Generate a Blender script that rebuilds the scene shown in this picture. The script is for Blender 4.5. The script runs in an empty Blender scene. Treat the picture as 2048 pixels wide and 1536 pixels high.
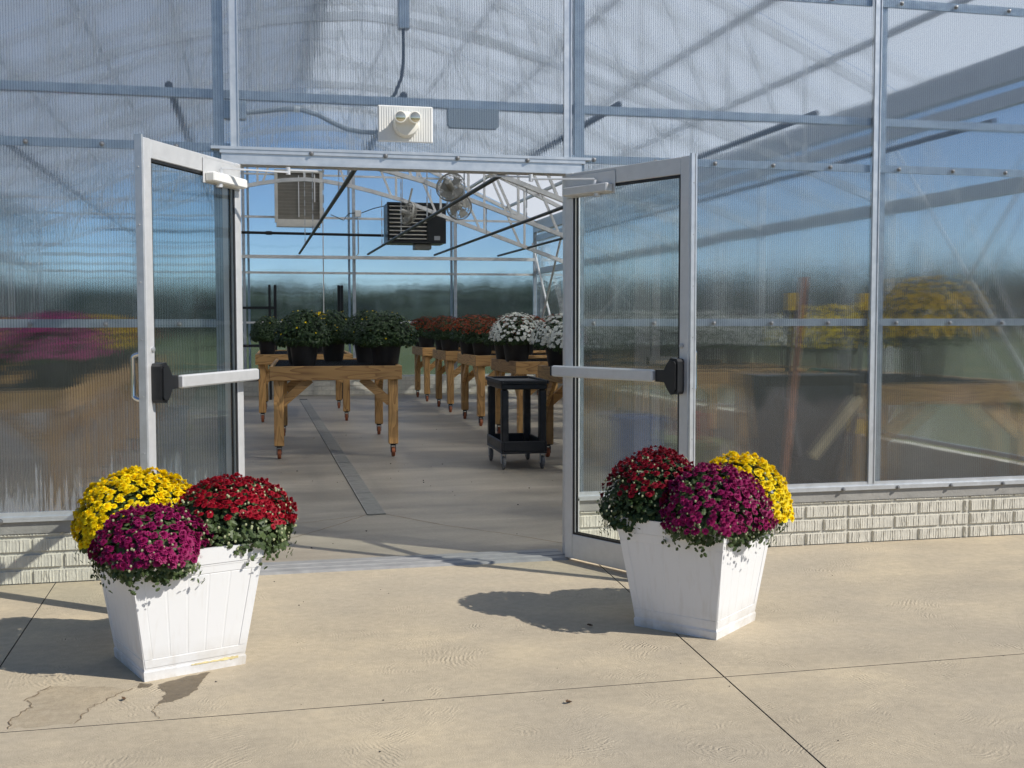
import bpy, math, random
from mathutils import Vector, Matrix, Quaternion

random.seed(7)
R = math.radians
scene = bpy.context.scene
COL = scene.collection

# ------------------------------------------------------------------ camera
cam_d = bpy.data.cameras.new('camera')
cam = bpy.data.objects.new('camera', cam_d)
COL.objects.link(cam)
cam_d.sensor_width = 36.0
cam_d.lens = 36.0 * 2242.6 / 2048.0
cam_d.clip_start = 0.05
cam_d.clip_end = 2000
YAW, PITCH = 0.2256, 0.0555
cam.location = (-0.833, -6.232, 1.370)
cam.rotation_euler = (math.pi / 2 - PITCH, 0.0012, -YAW)
scene.camera = cam

# ------------------------------------------------------------------ world, sun, exposure
SUN_AZ, SUN_EL = R(38.5), R(41.0)          # azimuth measured from the front wall
LDIR = Vector((-math.cos(SUN_AZ) * math.cos(SUN_EL), math.sin(SUN_AZ) * math.cos(SUN_EL), -math.sin(SUN_EL)))
world = bpy.data.worlds.new('World')
scene.world = world
world.use_nodes = True
wn = world.node_tree.nodes
wl = world.node_tree.links
wn.clear()
sky = wn.new('ShaderNodeTexSky')
sky.sky_type = 'NISHITA'
sky.sun_disc = False
sky.sun_elevation = SUN_EL
sky.sun_rotation = math.atan2(-LDIR.x, -LDIR.y)
sky.altitude = 2500
sky.air_density = 1.0
sky.dust_density = 0.0
sky.ozone_density = 3.5
bg = wn.new('ShaderNodeBackground')
bg.inputs['Strength'].default_value = 0.112
wo = wn.new('ShaderNodeOutputWorld')
wl.new(sky.outputs[0], bg.inputs['Color'])
wl.new(bg.outputs[0], wo.inputs['Surface'])

sun_d = bpy.data.lights.new('sun', 'SUN')
sun_d.energy = 4.7
sun_d.angle = R(0.53)
sun_d.color = (1.0, 0.955, 0.88)
sun = bpy.data.objects.new('sun', sun_d)
COL.objects.link(sun)
sun.rotation_euler = LDIR.to_track_quat('-Z', 'Y').to_euler()
sun.location = (8, -8, 10)

vs = scene.view_settings
vs.view_transform = 'Standard'
vs.look = 'None'
vs.gamma = 1.0
vs.use_curve_mapping = False
vs.exposure = 0.0

cy = scene.cycles
cy.max_bounces = 18
cy.diffuse_bounces = 4
cy.glossy_bounces = 4
cy.transmission_bounces = 14
cy.transparent_max_bounces = 32
cy.use_denoising = True
try:
    cy.denoiser = 'OPENIMAGEDENOISE'
except Exception:
    pass
cy.sample_clamp_indirect = 6.0
cy.caustics_reflective = True
cy.caustics_refractive = True

# ------------------------------------------------------------------ material helpers
MATS = {}


def new_mat(name):
    m = bpy.data.materials.new(name)
    m.use_nodes = True
    m.node_tree.nodes.clear()
    MATS[name] = m
    return m, m.node_tree


class NT:
    """small helper to chain nodes"""

    def __init__(self, nt):
        self.nt = nt

    def n(self, typ, ins=None, **props):
        nd = self.nt.nodes.new(typ)
        for k, v in props.items():
            setattr(nd, k, v)
        if ins:
            for k, v in ins.items():
                s = nd.inputs[k]
                if isinstance(v, bpy.types.NodeSocket):
                    self.nt.links.new(v, s)
                else:
                    s.default_value = v
        return nd

    def math(self, op, a, b=0.0, c=0.0, clamp=False):
        return self.n('ShaderNodeMath', {0: a, 1: b, 2: c}, operation=op, use_clamp=clamp).outputs[0]

    def ramp(self, fac, stops):
        r = self.n('ShaderNodeValToRGB', {0: fac})
        e = r.color_ramp.elements
        while len(e) < len(stops):
            e.new(0.5)
        for el, (p, c) in zip(e, stops):
            el.position = p
            el.color = (*c, 1.0)
        return r.outputs[0]

    def mixc(self, fac, a, b):
        nd = self.nt.nodes.new('ShaderNodeMix')
        nd.data_type = 'RGBA'
        for i, v in ((0, fac), (6, a), (7, b)):
            if isinstance(v, bpy.types.NodeSocket):
                self.nt.links.new(v, nd.inputs[i])
            elif i == 0:
                nd.inputs[i].default_value = v
            else:
                nd.inputs[i].default_value = (*v, 1.0)
        return nd.outputs[2]

    def out(self, shader):
        o = self.nt.nodes.new('ShaderNodeOutputMaterial')
        self.nt.links.new(shader, o.inputs['Surface'])

    def mixs(self, fac, a, b):
        nd = self.nt.nodes.new('ShaderNodeMixShader')
        for i, v in ((0, fac), (1, a), (2, b)):
            if isinstance(v, bpy.types.NodeSocket):
                self.nt.links.new(v, nd.inputs[i])
            else:
                nd.inputs[i].default_value = v
        return nd.outputs[0]


def simple(name, col, rough=0.5, metal=0.0, var=0.12, scale=9.0, bump=0.0, bscale=60.0, spec=0.5, coat=0.0):
    m, nt = new_mat(name)
    h = NT(nt)
    tc = h.n('ShaderNodeTexCoord').outputs['Object']
    nz = h.n('ShaderNodeTexNoise', {'Vector': tc, 'Scale': scale, 'Detail': 5.0, 'Roughness': 0.6}).outputs[0]
    c0 = tuple(max(0, x * (1 - var)) for x in col)
    c1 = tuple(min(1, x * (1 + var)) for x in col)
    c = h.ramp(nz, [(0.3, c0), (0.7, c1)])
    rr = h.math('MULTIPLY_ADD', nz, 0.25, rough - 0.125, clamp=True)
    ins = {'Base Color': c, 'Roughness': rr, 'Metallic': metal, 'Specular IOR Level': spec, 'Coat Weight': coat}
    if bump:
        b2 = h.n('ShaderNodeTexNoise', {'Vector': tc, 'Scale': bscale, 'Detail': 4.0}).outputs[0]
        ins['Normal'] = h.n('ShaderNodeBump', {'Height': b2, 'Strength': bump, 'Distance': 0.004}).outputs[0]
    p = h.n('ShaderNodeBsdfPrincipled', ins)
    h.out(p.outputs[0])
    return m


M = MATS
simple('bolt_steel', (0.24, 0.24, 0.24), 0.4, 0.6, 0.1, 14)
simple('galvanised', (0.50, 0.525, 0.545), 0.42, 0.75, 0.16, 14)
simple('bare_steel', (0.46, 0.47, 0.475), 0.40, 0.55, 0.12, 10)
simple('truss_steel', (0.70, 0.69, 0.66), 0.45, 0.1, 0.10, 8)
simple('mill_aluminium', (0.60, 0.62, 0.635), 0.36, 0.6, 0.08, 20)
simple('threshold_metal', (0.31, 0.305, 0.295), 0.5, 0.15, 0.15, 12)
simple('door_aluminium', (0.66, 0.66, 0.655), 0.38, 0.35, 0.05, 22)
simple('chrome', (0.72, 0.72, 0.73), 0.16, 1.0, 0.03, 10)
simple('dark_pipe', (0.055, 0.058, 0.06), 0.45, 0.3, 0.2, 10)
simple('black_plastic', (0.012, 0.0125, 0.014), 0.42, 0.0, 0.2, 30)
simple('black_pot', (0.013, 0.013, 0.014), 0.5, 0.0, 0.25, 30)
simple('black_metal', (0.014, 0.014, 0.015), 0.4, 0.2, 0.2, 20)
simple('heater_black', (0.010, 0.012, 0.013), 0.35, 0.1, 0.2, 8)
simple('heater_slat', (0.62, 0.58, 0.50), 0.4, 0.2, 0.1, 8)
simple('louver_slat_paint', (0.27, 0.25, 0.21), 0.5, 0.0, 0.1, 6)
simple('beige_enamel', (0.62, 0.59, 0.52), 0.5, 0.0, 0.1, 6)
simple('fan_grey', (0.36, 0.345, 0.30), 0.45, 0.1, 0.12, 8)
simple('white_plastic', (0.78, 0.775, 0.74), 0.4, 0.0, 0.03, 10)
simple('ivory_plastic', (0.80, 0.78, 0.70), 0.4, 0.0, 0.04, 10)
simple('orange_wheel', (0.30, 0.085, 0.03), 0.5, 0.0, 0.2, 20)
simple('rubber', (0.02, 0.02, 0.021), 0.7, 0.0, 0.2, 40)
simple('grey_wheel', (0.12, 0.12, 0.12), 0.6, 0.0, 0.2, 40)
simple('soil', (0.022, 0.015, 0.010), 0.95, 0.0, 0.4, 60, 0.6, 90)
simple('yellow_grip', (0.85, 0.50, 0.03), 0.5, 0.0, 0.1, 20)
simple('blue_plastic', (0.03, 0.09, 0.24), 0.45, 0.0, 0.1, 10)
simple('green_plastic', (0.02, 0.16, 0.09), 0.4, 0.0, 0.1, 10)
simple('lime_plastic', (0.20, 0.22, 0.04), 0.45, 0.0, 0.1, 10)
simple('red_plastic', (0.38, 0.03, 0.03), 0.45, 0.0, 0.1, 10)
simple('tub_grey', (0.035, 0.04, 0.042), 0.5, 0.0, 0.2, 10)
simple('pale_wood', (0.46, 0.36, 0.20), 0.6, 0.0, 0.15, 12)
simple('pole_wood', (0.40, 0.155, 0.075), 0.55, 0.0, 0.2, 16)
simple('wall_cap', (0.30, 0.29, 0.265), 0.85, 0.0, 0.18, 9, 0.5, 70)
simple('joint_dark', (0.055, 0.05, 0.045), 0.95, 0.0, 0.3, 30)
simple('crack_dark', (0.20, 0.14, 0.08), 0.95, 0.0, 0.3, 30)
simple('dead_leaf', (0.10, 0.05, 0.02), 0.8, 0.0, 0.3, 40)
simple('grit', (0.05, 0.045, 0.04), 0.9, 0.0, 0.3, 40)
simple('drain_steel', (0.30, 0.285, 0.245), 0.6, 0.2, 0.2, 12)
simple('grey_box', (0.34, 0.37, 0.39), 0.5, 0.0, 0.05, 8)
simple('stem', (0.07, 0.11, 0.03), 0.7, 0.0, 0.2, 20)
simple('brick_paint', (0.59, 0.56, 0.475), 0.75, 0.0, 0.13, 16, 0.35, 140)
simple('mortar_paint', (0.53, 0.505, 0.43), 0.85, 0.0, 0.15, 16, 0.4, 120)
simple('treeline_green', (0.04, 0.058, 0.03), 0.9, 0.0, 0.5, 0.35)
simple('tree_bark', (0.08, 0.06, 0.045), 0.9, 0.0, 0.3, 3)
simple('stain_yellow', (0.72, 0.60, 0.30), 0.6, 0.0, 0.25, 60)


def mat_planter():
    m, nt = new_mat('planter_white')
    h = NT(nt)
    tc = h.n('ShaderNodeTexCoord').outputs['Object']
    sx = h.n('ShaderNodeSeparateXYZ', {0: tc})
    nz = h.n('ShaderNodeTexNoise', {'Vector': tc, 'Scale': 6.0, 'Detail': 6.0, 'Roughness': 0.65}).outputs[0]
    mp = h.n('ShaderNodeMapping', {'Vector': tc, 'Scale': (40, 40, 5)}).outputs[0]
    st = h.n('ShaderNodeTexNoise', {'Vector': mp, 'Scale': 1.0, 'Detail': 3.0}).outputs[0]
    low = h.n('ShaderNodeMapRange', {0: sx.outputs[2], 1: 0.14, 2: 0.0, 3: 0.0, 4: 1.0}).outputs[0]
    grime = h.math('MULTIPLY', low, h.math('MULTIPLY', h.ramp(nz, [(0.40, (0, 0, 0)), (0.68, (1, 1, 1))]), 0.75))
    streak = h.math('MULTIPLY', h.ramp(st, [(0.56, (0, 0, 0)), (0.8, (1, 1, 1))]), 0.2)
    g = h.math('ADD', grime, streak, clamp=True)
    c = h.mixc(g, (0.78, 0.78, 0.775), (0.47, 0.41, 0.31))
    p = h.n('ShaderNodeBsdfPrincipled', {'Base Color': c, 'Roughness': h.math('MULTIPLY_ADD', nz, 0.3, 0.28)})
    h.out(p.outputs[0])


mat_planter()


def mat_pavement():
    m, nt = new_mat('pavement_concrete')
    h = NT(nt)
    pos = h.n('ShaderNodeNewGeometry').outputs['Position']
    sp = h.n('ShaderNodeSeparateXYZ', {0: pos})
    xy = h.n('ShaderNodeCombineXYZ', {0: sp.outputs[0], 1: sp.outputs[1], 2: 0.0}).outputs[0]
    warp = h.n('ShaderNodeTexNoise', {'Vector': xy, 'Scale': 2.2, 'Detail': 2.0}).outputs[1]
    wv = h.n('ShaderNodeVectorMath', {0: warp, 1: (0.5, 0.5, 0.5)}, operation='SUBTRACT').outputs[0]
    wv = h.n('ShaderNodeVectorMath', {0: wv, 'Scale': 0.16}, operation='SCALE').outputs[0]
    xyw = h.n('ShaderNodeVectorMath', {0: xy, 1: wv}, operation='ADD').outputs[0]

    def swirl(scale, off, period, seed):
        v = h.n('ShaderNodeVectorMath', {0: xyw, 1: (seed, seed * 1.7, 0)}, operation='ADD').outputs[0]
        v = h.n('ShaderNodeVectorMath', {0: v, 'Scale': scale}, operation='SCALE').outputs[0]
        vo = h.n('ShaderNodeTexVoronoi', {'Vector': v, 'Scale': 1.0, 'Randomness': 1.0}, voronoi_dimensions='2D')
        rnd = h.n('ShaderNodeVectorMath', {0: vo.outputs['Color'], 1: (0.5, 0.5, 0.5)}, operation='SUBTRACT').outputs[0]
        rnd = h.n('ShaderNodeVectorMath', {0: rnd, 'Scale': off}, operation='SCALE').outputs[0]
        cen = h.n('ShaderNodeVectorMath', {0: vo.outputs['Position'], 1: rnd}, operation='ADD').outputs[0]
        df = h.n('ShaderNodeVectorMath', {0: v, 1: cen}, operation='SUBTRACT').outputs[0]
        ds = h.n('ShaderNodeSeparateXYZ', {0: df})
        cmb = h.n('ShaderNodeCombineXYZ', {0: ds.outputs[0], 1: ds.outputs[1], 2: 0.0}).outputs[0]
        d = h.n('ShaderNodeVectorMath', {0: cmb}, operation='LENGTH').outputs['Value']
        jit = h.n('ShaderNodeTexNoise', {'Vector': xy, 'Scale': 34.0, 'Detail': 2.0}).outputs[0]
        ph = h.math('MULTIPLY_ADD', d, 2 * math.pi / (period * scale), h.math('MULTIPLY', jit, 11.0))
        s = h.math('SINE', ph)
        edge = h.n('ShaderNodeMapRange', {0: vo.outputs['Distance'], 1: 0.55, 2: 0.2}).outputs[0]
        cellr = h.n('ShaderNodeSeparateColor', {0: vo.outputs['Color']}).outputs[2]
        on = h.n('ShaderNodeMapRange', {0: cellr, 1: 0.1, 2: 0.6}).outputs[0]
        pm = h.n('ShaderNodeTexNoise', {'Vector': v, 'Scale': 2.3, 'Detail': 2.0}).outputs[0]
        pm = h.n('ShaderNodeMapRange', {0: pm, 1: 0.40, 2: 0.62}).outputs[0]
        pm2 = h.n('ShaderNodeTexNoise', {'Vector': v, 'Scale': 6.5, 'Detail': 3.0}).outputs[0]
        pm2 = h.n('ShaderNodeMapRange', {0: pm2, 1: 0.36, 2: 0.60}).outputs[0]
        msk = h.math('MULTIPLY', h.math('MULTIPLY', h.math('MULTIPLY', edge, on), pm), pm2)
        return h.math('MULTIPLY', s, msk)

    s1 = swirl(2.6, 2.4, 0.019, 0.0)
    s2 = swirl(3.7, 2.8, 0.015, 5.3)
    sw = h.math('ADD', s1, h.math('MULTIPLY', s2, 0.7))
    fine = h.n('ShaderNodeTexNoise', {'Vector': xy, 'Scale': 190.0, 'Detail': 4.0, 'Roughness': 0.7}).outputs[0]
    mid = h.n('ShaderNodeTexNoise', {'Vector': xy, 'Scale': 26.0, 'Detail': 5.0, 'Roughness': 0.65}).outputs[0]
    mps = h.n('ShaderNodeMapping', {'Vector': xyw, 'Scale': (1.0, 1.5, 1.0)}).outputs[0]
    blot = h.n('ShaderNodeTexNoise', {'Vector': mps, 'Scale': 1.5, 'Detail': 6.0, 'Roughness': 0.6}).outputs[0]
    blot2 = h.n('ShaderNodeTexNoise', {'Vector': xy, 'Scale': 0.7, 'Detail': 3.0}).outputs[0]
    c = h.ramp(blot, [(0.30, (0.43, 0.362, 0.262)), (0.5, (0.51, 0.427, 0.302)), (0.68, (0.615, 0.508, 0.345))])
    c = h.mixc(h.n('ShaderNodeMapRange', {0: blot2, 1: 0.4, 2: 0.66, 3: 0.0, 4: 0.55}).outputs[0], c, (0.42, 0.365, 0.285))
    mottle_shade = h.math('MULTIPLY_ADD', mid, 0.46, 0.75)
    mottle_shade = h.math('ADD', mottle_shade, h.math('MULTIPLY', h.math('SUBTRACT', fine, 0.5), 0.42))
    mottle_shade = h.math('ADD', mottle_shade, h.math('MULTIPLY', sw, 0.09))  # shading of the trowel grooves also put into the colour, besides the bump
    c = h.n('ShaderNodeVectorMath', {0: c, 'Scale': mottle_shade}, operation='SCALE').outputs[0]
    hgt = h.math('ADD', h.math('MULTIPLY', sw, 0.52), h.math('MULTIPLY', fine, 0.9))
    hgt = h.math('ADD', hgt, h.math('MULTIPLY', mid, 0.5))
    bmp = h.n('ShaderNodeBump', {'Height': hgt, 'Strength': 0.9, 'Distance': 0.003}).outputs[0]
    p = h.n('ShaderNodeBsdfPrincipled', {'Base Color': c, 'Roughness': 0.82, 'Specular IOR Level': 0.3, 'Normal': bmp})
    h.out(p.outputs[0])
    # wet version for the damp patch under the planter: same grain, darker, shinier
    m2, nt2 = new_mat('damp_concrete')
    h = NT(nt2)
    pos = h.n('ShaderNodeNewGeometry').outputs['Position']
    a = h.n('ShaderNodeTexNoise', {'Vector': pos, 'Scale': 22.0, 'Detail': 6.0, 'Roughness': 0.7}).outputs[0]
    c = h.ramp(a, [(0.3, (0.12, 0.09, 0.055)), (0.7, (0.19, 0.145, 0.09))])
    p = h.n('ShaderNodeBsdfPrincipled', {'Base Color': c, 'Roughness': 0.55})
    h.out(h.mixs(h.math('MULTIPLY_ADD', a, 0.5, 0.45, clamp=True), h.n('ShaderNodeBsdfTransparent').outputs[0], p.outputs[0]))
    m2, nt2 = new_mat('dried_stain')
    h = NT(nt2)
    pos = h.n('ShaderNodeNewGeometry').outputs['Position']
    a = h.n('ShaderNodeTexNoise', {'Vector': pos, 'Scale': 24.0, 'Detail': 6.0, 'Roughness': 0.7}).outputs[0]
    c = h.ramp(a, [(0.3, (0.27, 0.20, 0.12)), (0.7, (0.36, 0.27, 0.165))])
    p = h.n('ShaderNodeBsdfPrincipled', {'Base Color': c, 'Roughness': 0.75})
    h.out(h.mixs(h.math('MULTIPLY_ADD', a, 0.5, -0.12, clamp=True), h.n('ShaderNodeBsdfTransparent').outputs[0], p.outputs[0]))


mat_pavement()


def mat_floor():
    m, nt = new_mat('floor_concrete')
    h = NT(nt)
    pos = h.n('ShaderNodeNewGeometry').outputs['Position']
    mp = h.n('ShaderNodeMapping', {'Vector': pos, 'Scale': (0.5, 1.6, 1.0)}).outputs[0]
    a = h.n('ShaderNodeTexNoise', {'Vector': mp, 'Scale': 1.3, 'Detail': 6.0, 'Roughness': 0.62, 'Distortion': 0.4}).outputs[0]
    b = h.n('ShaderNodeTexNoise', {'Vector': pos, 'Scale': 40.0, 'Detail': 4.0}).outputs[0]
    c = h.ramp(a, [(0.3, (0.24, 0.208, 0.16)), (0.52, (0.345, 0.298, 0.228)), (0.72, (0.465, 0.40, 0.305))])
    c = h.n('ShaderNodeVectorMath', {0: c, 'Scale': h.math('MULTIPLY_ADD', b, 0.3, 0.85)}, operation='SCALE').outputs[0]
    bmp = h.n('ShaderNodeBump', {'Height': b, 'Strength': 0.25, 'Distance': 0.002}).outputs[0]
    p = h.n('ShaderNodeBsdfPrincipled', {'Base Color': c, 'Roughness': h.math('MULTIPLY_ADD', a, 0.3, 0.38), 'Normal': bmp})
    h.out(p.outputs[0])


mat_floor()


def mat_grass():
    m, nt = new_mat('lawn')
    h = NT(nt)
    pos = h.n('ShaderNodeNewGeometry').outputs['Position']
    a = h.n('ShaderNodeTexNoise', {'Vector': pos, 'Scale': 0.12, 'Detail': 8.0, 'Roughness': 0.65}).outputs[0]
    b = h.n('ShaderNodeTexNoise', {'Vector': pos, 'Scale': 14.0, 'Detail': 4.0}).outputs[0]
    c = h.ramp(a, [(0.3, (0.085, 0.115, 0.04)), (0.55, (0.125, 0.14, 0.055)), (0.75, (0.19, 0.16, 0.08))])
    c = h.n('ShaderNodeVectorMath', {0: c, 'Scale': h.math('MULTIPLY_ADD', b, 0.7, 0.65)}, operation='SCALE').outputs[0]
    p = h.n('ShaderNodeBsdfPrincipled', {'Base Color': c, 'Roughness': 0.95, 'Specular IOR Level': 0.1})
    h.out(p.outputs[0])


mat_grass()


def mat_wood(name, axis):
    m, nt = new_mat(name)
    h = NT(nt)
    tc = h.n('ShaderNodeTexCoord').outputs['Object']
    oi = h.n('ShaderNodeObjectInfo').outputs['Random']
    off = h.n('ShaderNodeCombineXYZ', {0: h.math('MULTIPLY', oi, 31.0), 1: h.math('MULTIPLY', oi, 17.0), 2: h.math('MULTIPLY', oi, 53.0)}).outputs[0]
    v = h.n('ShaderNodeVectorMath', {0: tc, 1: off}, operation='ADD').outputs[0]
    sc = [7.0, 7.0, 7.0]
    sc['xyz'.index(axis)] = 0.9
    mp = h.n('ShaderNodeMapping', {'Vector': v, 'Scale': tuple(sc)}).outputs[0]
    n1 = h.n('ShaderNodeTexNoise', {'Vector': mp, 'Scale': 1.0, 'Detail': 2.0, 'Distortion': 0.3}).outputs[0]
    rings = h.math('FRACT', h.math('MULTIPLY', n1, 11.0))
    rings = h.math('POWER', rings, 2.5)
    sc2 = [120.0, 120.0, 120.0]
    sc2['xyz'.index(axis)] = 4.0
    mp2 = h.n('ShaderNodeMapping', {'Vector': v, 'Scale': tuple(sc2)}).outputs[0]
    fib = h.n('ShaderNodeTexNoise', {'Vector': mp2, 'Scale': 1.0, 'Detail': 3.0}).outputs[0]
    vor = h.n('ShaderNodeTexVoronoi', {'Vector': mp, 'Scale': 1.1}).outputs['Distance']
    knot = h.n('ShaderNodeMapRange', {0: vor, 1: 0.12, 2: 0.03}).outputs[0]
    c = h.mixc(rings, (0.60, 0.335, 0.11), (0.29, 0.13, 0.035))
    c = h.mixc(h.math('MULTIPLY', fib, 0.35), c, (0.30, 0.20, 0.10))
    c = h.mixc(h.math('MULTIPLY', knot, 0.7), c, (0.12, 0.055, 0.02))
    var = h.math('MULTIPLY_ADD', oi, 0.5, 0.72)
    c = h.n('ShaderNodeVectorMath', {0: c, 'Scale': var}, operation='SCALE').outputs[0]
    bmp = h.n('ShaderNodeBump', {'Height': fib, 'Strength': 0.2, 'Distance': 0.002}).outputs[0]
    p = h.n('ShaderNodeBsdfPrincipled', {'Base Color': c, 'Roughness': 0.62, 'Normal': bmp})
    h.out(p.outputs[0])


for ax in 'xyz':
    mat_wood('wood_' + ax, ax)


def mat_petal(name, col, tip):
    m, nt = new_mat(name)
    h = NT(nt)
    oi = h.n('ShaderNodeObjectInfo').outputs['Random']
    tc = h.n('ShaderNodeTexCoord').outputs['Object']
    nz = h.n('ShaderNodeTexNoise', {'Vector': tc, 'Scale': 55.0, 'Detail': 2.0}).outputs[0]
    c = h.mixc(nz, col, tip)
    c = h.n('ShaderNodeVectorMath', {0: c, 'Scale': h.math('MULTIPLY_ADD', oi, 0.32, 0.78)}, operation='SCALE').outputs[0]
    p = h.n('ShaderNodeBsdfPrincipled', {'Base Color': c, 'Roughness': 0.55, 'Specular IOR Level': 0.25}).outputs[0]
    t = h.n('ShaderNodeBsdfTranslucent', {'Color': c}).outputs[0]
    h.out(h.mixs(0.22, p, t))


mat_petal('petal_yellow', (0.92, 0.66, 0.003), (0.98, 0.80, 0.006))
mat_petal('petal_magenta', (0.21, 0.005, 0.062), (0.40, 0.018, 0.145))
mat_petal('petal_red', (0.30, 0.004, 0.018), (0.47, 0.012, 0.030))
mat_petal('petal_darkred', (0.17, 0.004, 0.016), (0.34, 0.010, 0.028))
mat_petal('petal_rust', (0.26, 0.045, 0.015), (0.40, 0.09, 0.03))
mat_petal('petal_white', (0.72, 0.70, 0.58), (0.86, 0.86, 0.80))
mat_petal('petal_pink', (0.42, 0.03, 0.16), (0.58, 0.07, 0.27))
mat_petal('petal_orange', (0.84, 0.40, 0.015), (0.98, 0.80, 0.02))
mat_petal('bud_pale', (0.42, 0.48, 0.24), (0.62, 0.62, 0.40))


def mat_leaf(name, c0, c1):
    m, nt = new_mat(name)
    h = NT(nt)
    tc = h.n('ShaderNodeTexCoord').outputs['Object']
    nz = h.n('ShaderNodeTexNoise', {'Vector': tc, 'Scale': 26.0, 'Detail': 2.0}).outputs[0]
    c = h.ramp(nz, [(0.3, c0), (0.7, c1)])
    p = h.n('ShaderNodeBsdfPrincipled', {'Base Color': c, 'Roughness': 0.5, 'Specular IOR Level': 0.4}).outputs[0]
    t = h.n('ShaderNodeBsdfTranslucent', {'Color': c}).outputs[0]
    h.out(h.mixs(0.2, p, t))


mat_leaf('leaf_green', (0.035, 0.062, 0.016), (0.095, 0.135, 0.045))
mat_leaf('leaf_dark', (0.018, 0.038, 0.009), (0.045, 0.085, 0.022))


def mat_poly(name, transp, transl, diff, amp, tint, pitch=0.0135, streak=0.0):
    """twin-wall polycarbonate: ribs run along local Y, smear sideways along local X"""
    m, nt = new_mat(name)
    h = NT(nt)
    tc = h.n('ShaderNodeTexCoord').outputs['Object']
    sx = h.n('ShaderNodeSeparateXYZ', {0: tc})
    geo = h.n('ShaderNodeNewGeometry')
    ph = h.math('MULTIPLY', sx.outputs[0], 2 * math.pi / pitch)
    s = h.math('MULTIPLY', h.math('SINE', ph), amp * 0.62)
    s = h.math('ADD', s, h.math('MULTIPLY', h.math('SINE', h.math('MULTIPLY', ph, 3.37)), amp * 0.42))
    s = h.math('ADD', s, h.math('MULTIPLY', h.math('SINE', h.math('MULTIPLY', ph, 9.1)), amp * 0.25))
    mp = h.n('ShaderNodeMapping', {'Vector': tc, 'Scale': (2.2, 0.9, 1.0)}).outputs[0]
    wob = h.n('ShaderNodeTexNoise', {'Vector': mp, 'Scale': 2.0, 'Detail': 3.0}).outputs[0]
    w = h.math('MULTIPLY', h.math('SUBTRACT', wob, 0.5), 0.035)
    flip = h.math('MULTIPLY_ADD', geo.outputs['Backfacing'], -2.0, 1.0)
    v = h.n('ShaderNodeCombineXYZ', {0: h.math('MULTIPLY', s, flip), 1: h.math('MULTIPLY', w, flip), 2: 0.0}).outputs[0]
    vt = h.n('ShaderNodeVectorTransform', {0: v}, vector_type='VECTOR', convert_from='OBJECT', convert_to='WORLD').outputs[0]
    nn = h.n('ShaderNodeVectorMath', {0: geo.outputs['Normal'], 1: vt}, operation='ADD').outputs[0]
    nn = h.n('ShaderNodeVectorMath', {0: nn}, operation='NORMALIZE').outputs[0]
    # soft waviness for the reflections
    mp2 = h.n('ShaderNodeMapping', {'Vector': tc, 'Scale': (3.0, 1.2, 1.0)}).outputs[0]
    wob2 = h.n('ShaderNodeTexNoise', {'Vector': mp2, 'Scale': 1.4, 'Detail': 2.0}).outputs[1]
    wv = h.n('ShaderNodeVectorMath', {0: wob2, 1: (0.5, 0.5, 0.5)}, operation='SUBTRACT').outputs[0]
    wv = h.n('ShaderNodeVectorMath', {0: wv, 'Scale': 0.05}, operation='SCALE').outputs[0]
    ribn = h.n('ShaderNodeCombineXYZ', {0: h.math('MULTIPLY', h.math('SINE', ph), 0.035), 1: 0.0, 2: 0.0}).outputs[0]
    wv = h.n('ShaderNodeVectorMath', {0: wv, 1: ribn}, operation='ADD').outputs[0]
    wvt = h.n('ShaderNodeVectorTransform', {0: wv}, vector_type='VECTOR', convert_from='OBJECT', convert_to='WORLD').outputs[0]
    ng = h.n('ShaderNodeVectorMath', {0: geo.outputs['Normal'], 1: wvt}, operation='ADD').outputs[0]
    ng = h.n('ShaderNodeVectorMath', {0: ng}, operation='NORMALIZE').outputs[0]
    fr = h.math('FRACT', h.math('DIVIDE', sx.outputs[0], pitch))
    web = h.math('LESS_THAN', h.math('ABSOLUTE', h.math('SUBTRACT', fr, 0.5)), 0.13)
    tcol = h.mixc(web, tint, tuple(t * 0.82 for t in tint))
    refr = h.n('ShaderNodeBsdfRefraction', {'Color': tcol, 'Roughness': 0.03, 'IOR': 1.2, 'Normal': nn}).outputs[0]
    trn = h.n('ShaderNodeBsdfTransparent', {'Color': tcol}).outputs[0]
    tl = h.n('ShaderNodeBsdfTranslucent', {'Color': (0.88, 0.9, 0.92, 1)}).outputs[0]
    df = h.n('ShaderNodeBsdfDiffuse', {'Color': (0.72, 0.75, 0.8, 1)}).outputs[0]
    gl = h.n('ShaderNodeBsdfGlossy', {'Color': (0.95, 0.97, 1.0, 1), 'Roughness': 0.05, 'Normal': ng}).outputs[0]
    # ribs: the webs between the two skins are milkier than the cells
    dust = h.n('ShaderNodeTexNoise', {'Vector': tc, 'Scale': 3.0, 'Detail': 6.0, 'Roughness': 0.7}).outputs[0]
    dustm = h.math('MULTIPLY', h.math('SUBTRACT', dust, 0.4, clamp=True), 0.03)
    f_tr = h.math('MULTIPLY', h.math('MULTIPLY_ADD', web, -0.5, 1.0), transp)
    a = h.mixs(f_tr, refr, trn)
    f_tl = h.math('MULTIPLY_ADD', web, 0.03, transl)
    b = h.mixs(f_tl, a, tl)
    f_df = h.math('ADD', h.math('MULTIPLY_ADD', web, 0.01, diff), dustm)
    # dried water streaks rising from the sill
    mps = h.n('ShaderNodeMapping', {'Vector': tc, 'Scale': (55.0, 2.2, 1.0)}).outputs[0]
    stz = h.n('ShaderNodeTexNoise', {'Vector': mps, 'Scale': 1.0, 'Detail': 3.0}).outputs[0]
    pat = h.n('ShaderNodeTexNoise', {'Vector': tc, 'Scale': 1.1, 'Detail': 1.0}).outputs[0]
    lvl = h.math('MULTIPLY_ADD', stz, 0.75, h.math('MULTIPLY', pat, 0.35))
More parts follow.
